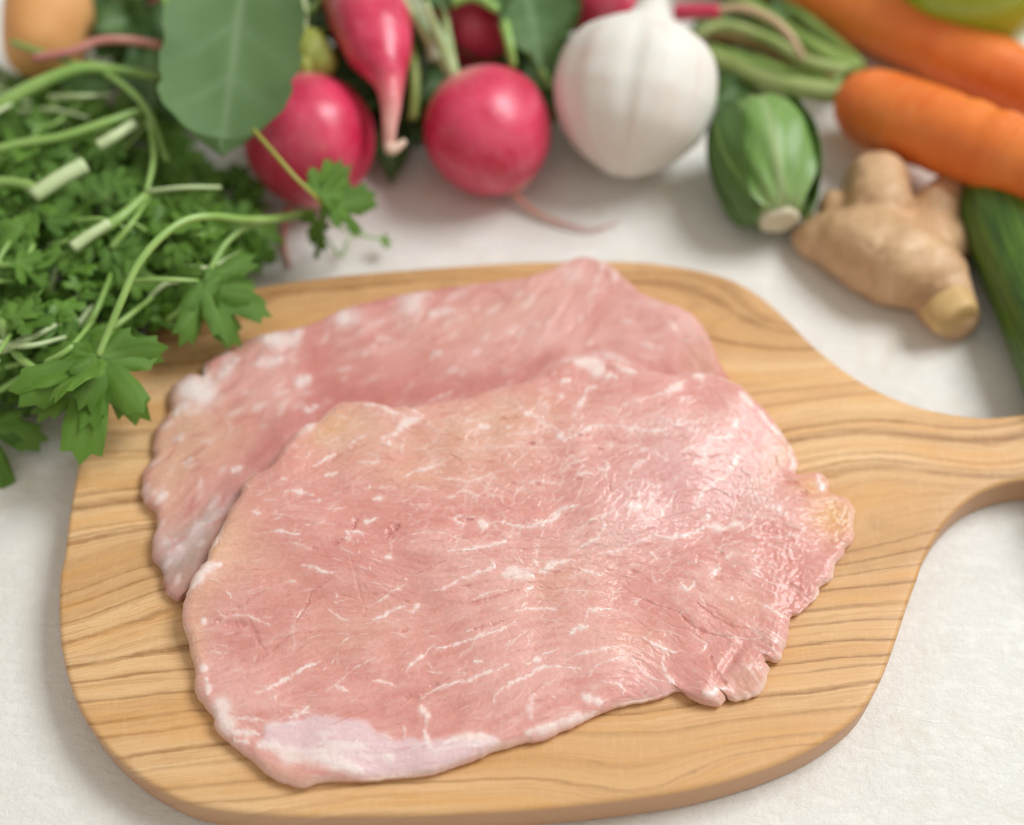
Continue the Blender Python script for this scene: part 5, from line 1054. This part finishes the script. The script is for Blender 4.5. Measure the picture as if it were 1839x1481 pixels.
V_, F_ = lathe([(0, -.0015), (.0035, -.001), (.0048, .0006), (.0045, .002)], 24, rp, axg, lambda h, a: 1 + .1 * np.sin(7 * a)); child('root_plate', mesh_np('root_plate', V_, F_, mat_simple('garlic root', (.55, .43, .30), (.70, .60, .46), 300, .7).m), ga)

# ---- brussels sprout
bs = thing('brussels_sprout', tuple(P(1370, 330, 0)), 'green brussels sprout with pale cut base lying between the garlic and ginger', 'brussels sprout')
b0, b1 = P(1399, 392, .015), P(1352, 196, .024); ax = (b1 - b0); Ls = np.linalg.norm(ax); ax = ax / Ls; cs_ = (b0 + b1) / 2; Rs = rad_at(1365, 300, 92, .02)
bm_ = leaf_mat('sprout leaf', (.10, .23, .035), (.26, .43, .12), (.58, .70, .38), .36, .10, scale=130)
spf = [(.36, -.5), (.60, -.44), (.85, -.25), (.99, 0), (.97, .2), (.78, .38), (.42, .49), (0, .52)]
V_, F_ = lathe([(0, -.49 * Ls)] + [(a * Rs * .93, b * Ls) for a, b in spf], 48, cs_, ax)
me = mesh_np('core', V_, F_, bm_.m); attr_f(me, 'vein', np.clip(.5 - ((V_ - cs_) @ ax) / Ls, 0, 1) * .4); child('core', me, bs)
spp = catmull(np.array(spf), 5); uu, vvv, aa = frame(ax)
camdir = CAM - cs_; camdir /= np.linalg.norm(camdir); phi0 = math.atan2(camdir @ vvv, camdir @ uu)
bm2_ = leaf_mat('outer sprout leaf', (.040, .110, .022), (.105, .215, .050), (.24, .38, .14), .42, .06, scale=90)
def shell(phc, wdt, h1_, offr, seed, dark=False):
    rs_ = random.Random(seed); V_ = []; F_ = []; ve = []; NS, NT = 20, 22
    for i in range(NS + 1):
        s_ = i / NS; k = s_ * h1_ * (len(spp) - 1); k0 = min(int(k), len(spp) - 2); q_ = spp[k0] * (1 - (k - k0)) + spp[k0 + 1] * (k - k0)
        for j in range(NT + 1):
            t_ = 2 * j / NT - 1; hw = wdt * (.35 + .65 * math.sin(min(1, s_ * 1.25 + .12) * math.pi / 2)) * (1 - max(0, s_ - .75) ** 2 * 9) ; a_ = phc + t_ * hw
            curl = .0020 * abs(t_) ** 6 + .0026 * s_ ** 8 + .0004 * math.sin(9 * t_ + 7 * s_ + seed)
            rr = q_[0] * Rs * 1.0 + offr + curl + .0005 * math.sin(13 * t_ + 5 * s_) * math.sin(11 * s_ + seed)
            V_.append(cs_ + aa * q_[1] * Ls + uu * math.cos(a_) * rr + vvv * math.sin(a_) * rr)
            u_ = (s_ * 5 - abs(t_) * 1.8) % 1
            ve.append((.35 if dark else 1.0) * max(math.exp(-(t_ / (.13 - .07 * s_)) ** 2) * max(0, 1.2 - 1.15 * s_), .22 * math.exp(-((u_ - .5) / .12) ** 2) * (1 - s_ * .4), max(0, .7 - s_ * 2.6)))
    for i in range(NS):
        for j in range(NT):
            a = i * (NT + 1) + j; F_.append((a, a + 1, a + NT + 2, a + NT + 1))
    me = mesh_np('leaf', np.array(V_), F_, (bm2_ if dark else bm_).m); attr_f(me, 'vein', ve); return child('leaf', me, bs)
SG = 1 if np.dot(np.cos(phi0 + .5) * uu + np.sin(phi0 + .5) * vvv, rgt) > np.dot(np.cos(phi0 - .5) * uu + np.sin(phi0 - .5) * vvv, rgt) else -1
shell(phi0 + 2.3, 1.1, .93, .0003, 1, True); shell(phi0 - 2.2, 1.1, .93, .0004, 2, True); shell(phi0 + SG * .25, 1.10, .99, .0006, 5); shell(phi0 + SG * 1.75, .75, .90, .0016, 3, True); shell(phi0 - SG * 1.15, .95, .82, .0018, 4, True)
V_, F_ = lathe([(0, -.0022), (.0050, -.0020), (.0068, -.0012), (.0072, .0030)], 28, b0, ax, lambda h, a: 1 + .05 * np.sin(5 * a)); child('cut_base', mesh_np('cut_base', V_, F_, mat_simple('sprout base', (.66, .60, .42), (.74, .68, .52), 200, .6).m), bs)

# ---- carrots
cm = M('carrot skin'); co = cm.coord(); n = cm.noise(co, 40, 4, .6); ln = cm.attr('along').outputs['Fac']
rg = cm.noise(cm.n('ShaderNodeCombineXYZ', X=cm.math('MULTIPLY', ln, 130.), Y=0., Z=0.), 1.0, 2, .6)
bc = cm.mix(cm.ramp(n, [(.35, 0), (.7, 1)]), (.74, .150, .018), (.88, .25, .045))
bc = cm.mix(cm.math('MULTIPLY', cm.math('MULTIPLY', cm.ramp(rg, [(.50, 0), (.70, 1)]), cm.ramp(cm.noise(co, 110, 3, .6), [(.42, 0), (.62, 1)])), .5), bc, (.90, .42, .18))
cm.P(Base_Color=bc, Roughness=.42, Normal=cm.bump(cm.noise(co, 300, 4, .6), .0006, .4).outputs[0])
cm.b.inputs['Subsurface Weight'].default_value = .12; cm.b.inputs['Subsurface Scale'].default_value = .003
def carrot(p0, p1, L, R0, label, seed, bury=0):
    t = thing('carrot', tuple(p0 * .5 + p1 * .5), label, 'carrot', 'orange carrots')
    d = (p1 - p0); d /= np.linalg.norm(d)
    ss = np.r_[0, .0015, .004, .009, .016, np.array([.16, .35, .55, .75, .92, 1.0]) * L]; rr = np.array([.25, .50, .70, .88, .97, 1.0, .95, .82, .62, .35, .06]) * R0
    rs = np.random.RandomState(seed); gr = [(rs.uniform(.0, 1), rs.uniform(0, 6.28), rs.uniform(.3, .9), rs.uniform(.02, .05)) for _ in range(110)]
    def fn(s_, a):
        f = np.ones_like(a)
        for g0, ga_, gw, gd in gr:
            dd_ = np.mod(a - ga_ + math.pi, 6.283) - math.pi
            f = f - gd * np.exp(-((s_ - g0) / .006) ** 2) * np.exp(-(dd_ / gw) ** 2) + gd * .6 * np.exp(-((s_ - g0 - .012) / .008) ** 2) * np.exp(-(dd_ / gw) ** 2)
        return f
    V_, F_ = tube([p0 + d * s_ for s_ in ss], rr, 40, 26, wob=.006, seed=seed, fn=fn)
    me = mesh_np('body', V_, F_, cm.m); attr_f(me, 'along', (V_ - p0) @ d / L); child('body', me, t)
    return t
c1 = carrot(P(1512, 172, .0165), P(1900, 312, .0350), .20, rad_at(1650, 220, 72, .016), 'orange carrot with green stem stubs lying in front, its tip out of frame', 1)
c2 = carrot(P(1360, -75, .0150), P(1839, 152, .0150), .26, rad_at(1650, 60, 66, .016), 'orange carrot lying behind the front carrot, beside the green apple', 2)
dg = mat_simple('carrot top', (.16, .27, .05), (.27, .37, .10), 60, .45); dg2 = mat_simple('carrot top brown', (.24, .15, .05), (.32, .22, .08), 60, .5); dg3 = mat_simple('carrot top light', (.30, .40, .12), (.42, .48, .2), 60, .45)
for pts, r0, r1, m_ in [([(1508, 168, .017), (1450, 160, .016), (1380, 146, .014), (1300, 112, .012), (1260, 100, .012)], .0042, .0036, dg3), ([(1512, 150, .019), (1440, 135, .016), (1360, 118, .014), (1270, 90, .012)], .0036, .0030, dg),
                        ([(1530, 130, .021), (1470, 92, .020), (1400, 50, .018), (1330, 0, .016), (1290, -30, .014)], .0040, .0034, dg), ([(1500, 140, .020), (1420, 108, .016), (1350, 78, .014), (1270, 62, .013)], .0028, .0024, dg2),
                        ([(1520, 128, .022), (1450, 110, .022), (1380, 70, .020), (1300, 45, .02), (1235, 70, .018)], .0026, .0018, dg3), ([(1540, 122, .02), (1500, 80, .012), (1440, 30, .012), (1370, -30, .012)], .0034, .003, dg)]:
    stem_part(c1, pts, r0, r1, m_, wob=.06)

# ---- apple
ap = thing('green_apple', tuple(P(1762, 20, 0)), 'shiny lime green apple in the top right corner behind the carrots', 'apple')
ac = P(1765, -85, .036); ra = rad_at(1765, -85, 172, .036)
am = mat_simple('apple skin', (.27, .43, .015), (.40, .56, .045), 30, .25, .5, .5, .0001)
V_, F_ = lathe([(0, -.80 * ra), (.15 * ra, -.88 * ra), (.45 * ra, -.93 * ra), (.8 * ra, -.62 * ra), (1.0 * ra, -.05 * ra), (.95 * ra, .45 * ra), (.62 * ra, .82 * ra), (.28 * ra, .86 * ra), (.08 * ra, .70 * ra), (0, .62 * ra)], 64, ac, (.25, .1, 1), lambda h, a: 1 + .02 * np.sin(5 * a))
child('body', mesh_np('body', V_, F_, am.m), ap)
V_, F_ = tube([ac + np.array([.002, 0, .6 * ra]), ac + np.array([.006, .002, 1.0 * ra])], [.0014, .0018], 8, 5); child('stem', mesh_np('stem', V_, F_, mat_simple('apple stem', (.16, .10, .05), (.22, .14, .07), 60, .7).m), ap)

# ---- cucumber
cu = thing('cucumber', tuple(P(1800, 450, 0)), 'dark green cucumber at the right edge beneath the front carrot', 'cucumber')
q0, q1 = P(1772, 318, .0150), P(1905, 640, .0150); d = (q1 - q0) / np.linalg.norm(q1 - q0); Rc = rad_at(1830, 440, 76, .016)
um = M('cucumber skin'); sa = um.attr('ang').outputs['Fac']; n = um.noise(um.n('ShaderNodeCombineXYZ', X=um.math('MULTIPLY', sa, 14.), Y=um.math('MULTIPLY', um.attr('along').outputs['Fac'], 2.), Z=0.), 1.0, 4, .6, .4)
um.P(Base_Color=um.mix(um.ramp(n, [(.4, 0), (.72, 1)]), (.030, .085, .010), (.13, .25, .022)), Roughness=.35, Normal=um.bump(um.noise(um.coord(), 220, 3, .6), .0008, .4).outputs[0])
V_, F_ = tube([q0 + d * s_ for s_ in (0, .003, .010, .022, .06, .12, .16)], np.array([.25, .6, .88, 1, 1, 1, .95]) * Rc, 48, 8, wob=.02, seed=3)
me = mesh_np('cucumber', V_, F_, um.m); ua, va_, _ = frame(d); w_ = V_ - q0
attr_f(me, 'ang', np.abs(np.arctan2(w_ @ va_, w_ @ ua))); attr_f(me, 'along', (w_ @ d) * 20); child('body', me, cu)

# ---- ginger
gi = thing('ginger_root', tuple(P(1600, 480, 0)), 'knobbly tan ginger root with a cut end, right of the brussels sprout', 'ginger')
gmm = M('ginger skin'); co = gmm.coord(); n = gmm.noise(co, 60, 5, .65, .6)
wv = gmm.n('ShaderNodeTexWave', Vector=gmm.coord((1, 1, 1), (0, 0, .9)), Scale=42., Distortion=5., Detail=3.); wv.wave_type = 'BANDS'
bc = gmm.mix(gmm.ramp(n, [(.35, 0), (.7, 1)]), (.54, .32, .165), (.70, .47, .27))
bc = gmm.mix(gmm.math('MULTIPLY', gmm.ramp(wv.outputs['Color'], [(.75, 0), (1, 1)]), .10), bc, (.36, .19, .08))
sk = gmm.noise(co, 210, 4, .7, 1.0)
bc = gmm.mix(gmm.math('MULTIPLY', gmm.ramp(sk, [(.54, 0), (.72, 1)]), .5), bc, (.34, .18, .085))
bp_ = gmm.bump(wv.outputs['Fac'], .0006, .12); bp_ = gmm.bump(n, .002, .4, bp_)
gmm.P(Base_Color=bc, Roughness=.5, Normal=bp_.outputs[0])
segs = [((1462, 428, 40), (1545, 440, 72)), ((1545, 440, 72), (1615, 470, 80)), ((1615, 470, 80), (1675, 500, 66)), ((1675, 500, 66), (1712, 560, 48)), ((1575, 420, 66), (1574, 330, 58)), ((1545, 420, 55), (1500, 372, 34)),
        ((1655, 470, 62), (1683, 372, 46)), ((1683, 372, 44), (1700, 352, 38)), ((1690, 440, 50), (1722, 402, 36)), ((1722, 402, 34), (1760, 394, 24)), ((1480, 430, 36), (1446, 436, 20))]
GV, GF = [], []; off = 0
def add_sphere(c, r):
    global off
    V_, F_ = lathe([(0, -r), (.5 * r, -.866 * r), (.866 * r, -.5 * r), (r, 0), (.866 * r, .5 * r), (.5 * r, .866 * r), (0, r)], 20, c, (0, 0, 1)); GV.append(V_); GF.extend([tuple(a + off for a in f) for f in F_]); off += len(V_)
for a, b in segs:
    zb = .004
    for k in np.linspace(0, 1, 6):
        x, y, rp_ = [a[i] * (1 - k) + b[i] * k for i in range(3)]
        r = rad_at(x, y, rp_, .015); up_ = .012 if (y < 380) else 0.0
        z = max(r * .85, .006) + up_ * .4
        add_sphere(P(x, y, z), r * (1 + .03 * math.sin(x)))
me = mesh_np('body', np.vstack(GV), GF, gmm.m); go = child('body', me, gi)
md = go.modifiers.new('remesh', 'REMESH'); md.mode = 'VOXEL'; md.voxel_size = .0011; md.use_smooth_shade = True
md = go.modifiers.new('smooth', 'SMOOTH'); md.iterations = 3; md.factor = .5
tx = bpy.data.textures.new('ginger lumps', 'CLOUDS'); tx.noise_scale = .015; tx.noise_depth = 3
md = go.modifiers.new('lumps', 'DISPLACE'); md.texture = tx; md.texture_coords = 'GLOBAL'; md.strength = .0034; md.mid_level = .5
e0 = P(1716, 570, .0125)
ge = P(1722, 592, .011) - P(1680, 505, .016); ge /= np.linalg.norm(ge)
V_, F_ = lathe([(0, .0024), (.0055, .0022), (.0078, .0010), (.0084, -.003), (.0084, -.007)], 28, P(1716, 572, .0115), ge * np.array([1, 1, -.2]), lambda h, a: 1 + .06 * np.sin(3 * a))
child('cut_face', mesh_np('cut_face', V_, F_, mat_simple('ginger flesh', (.56, .36, .14), (.66, .45, .20), 160, .5).m), gi)
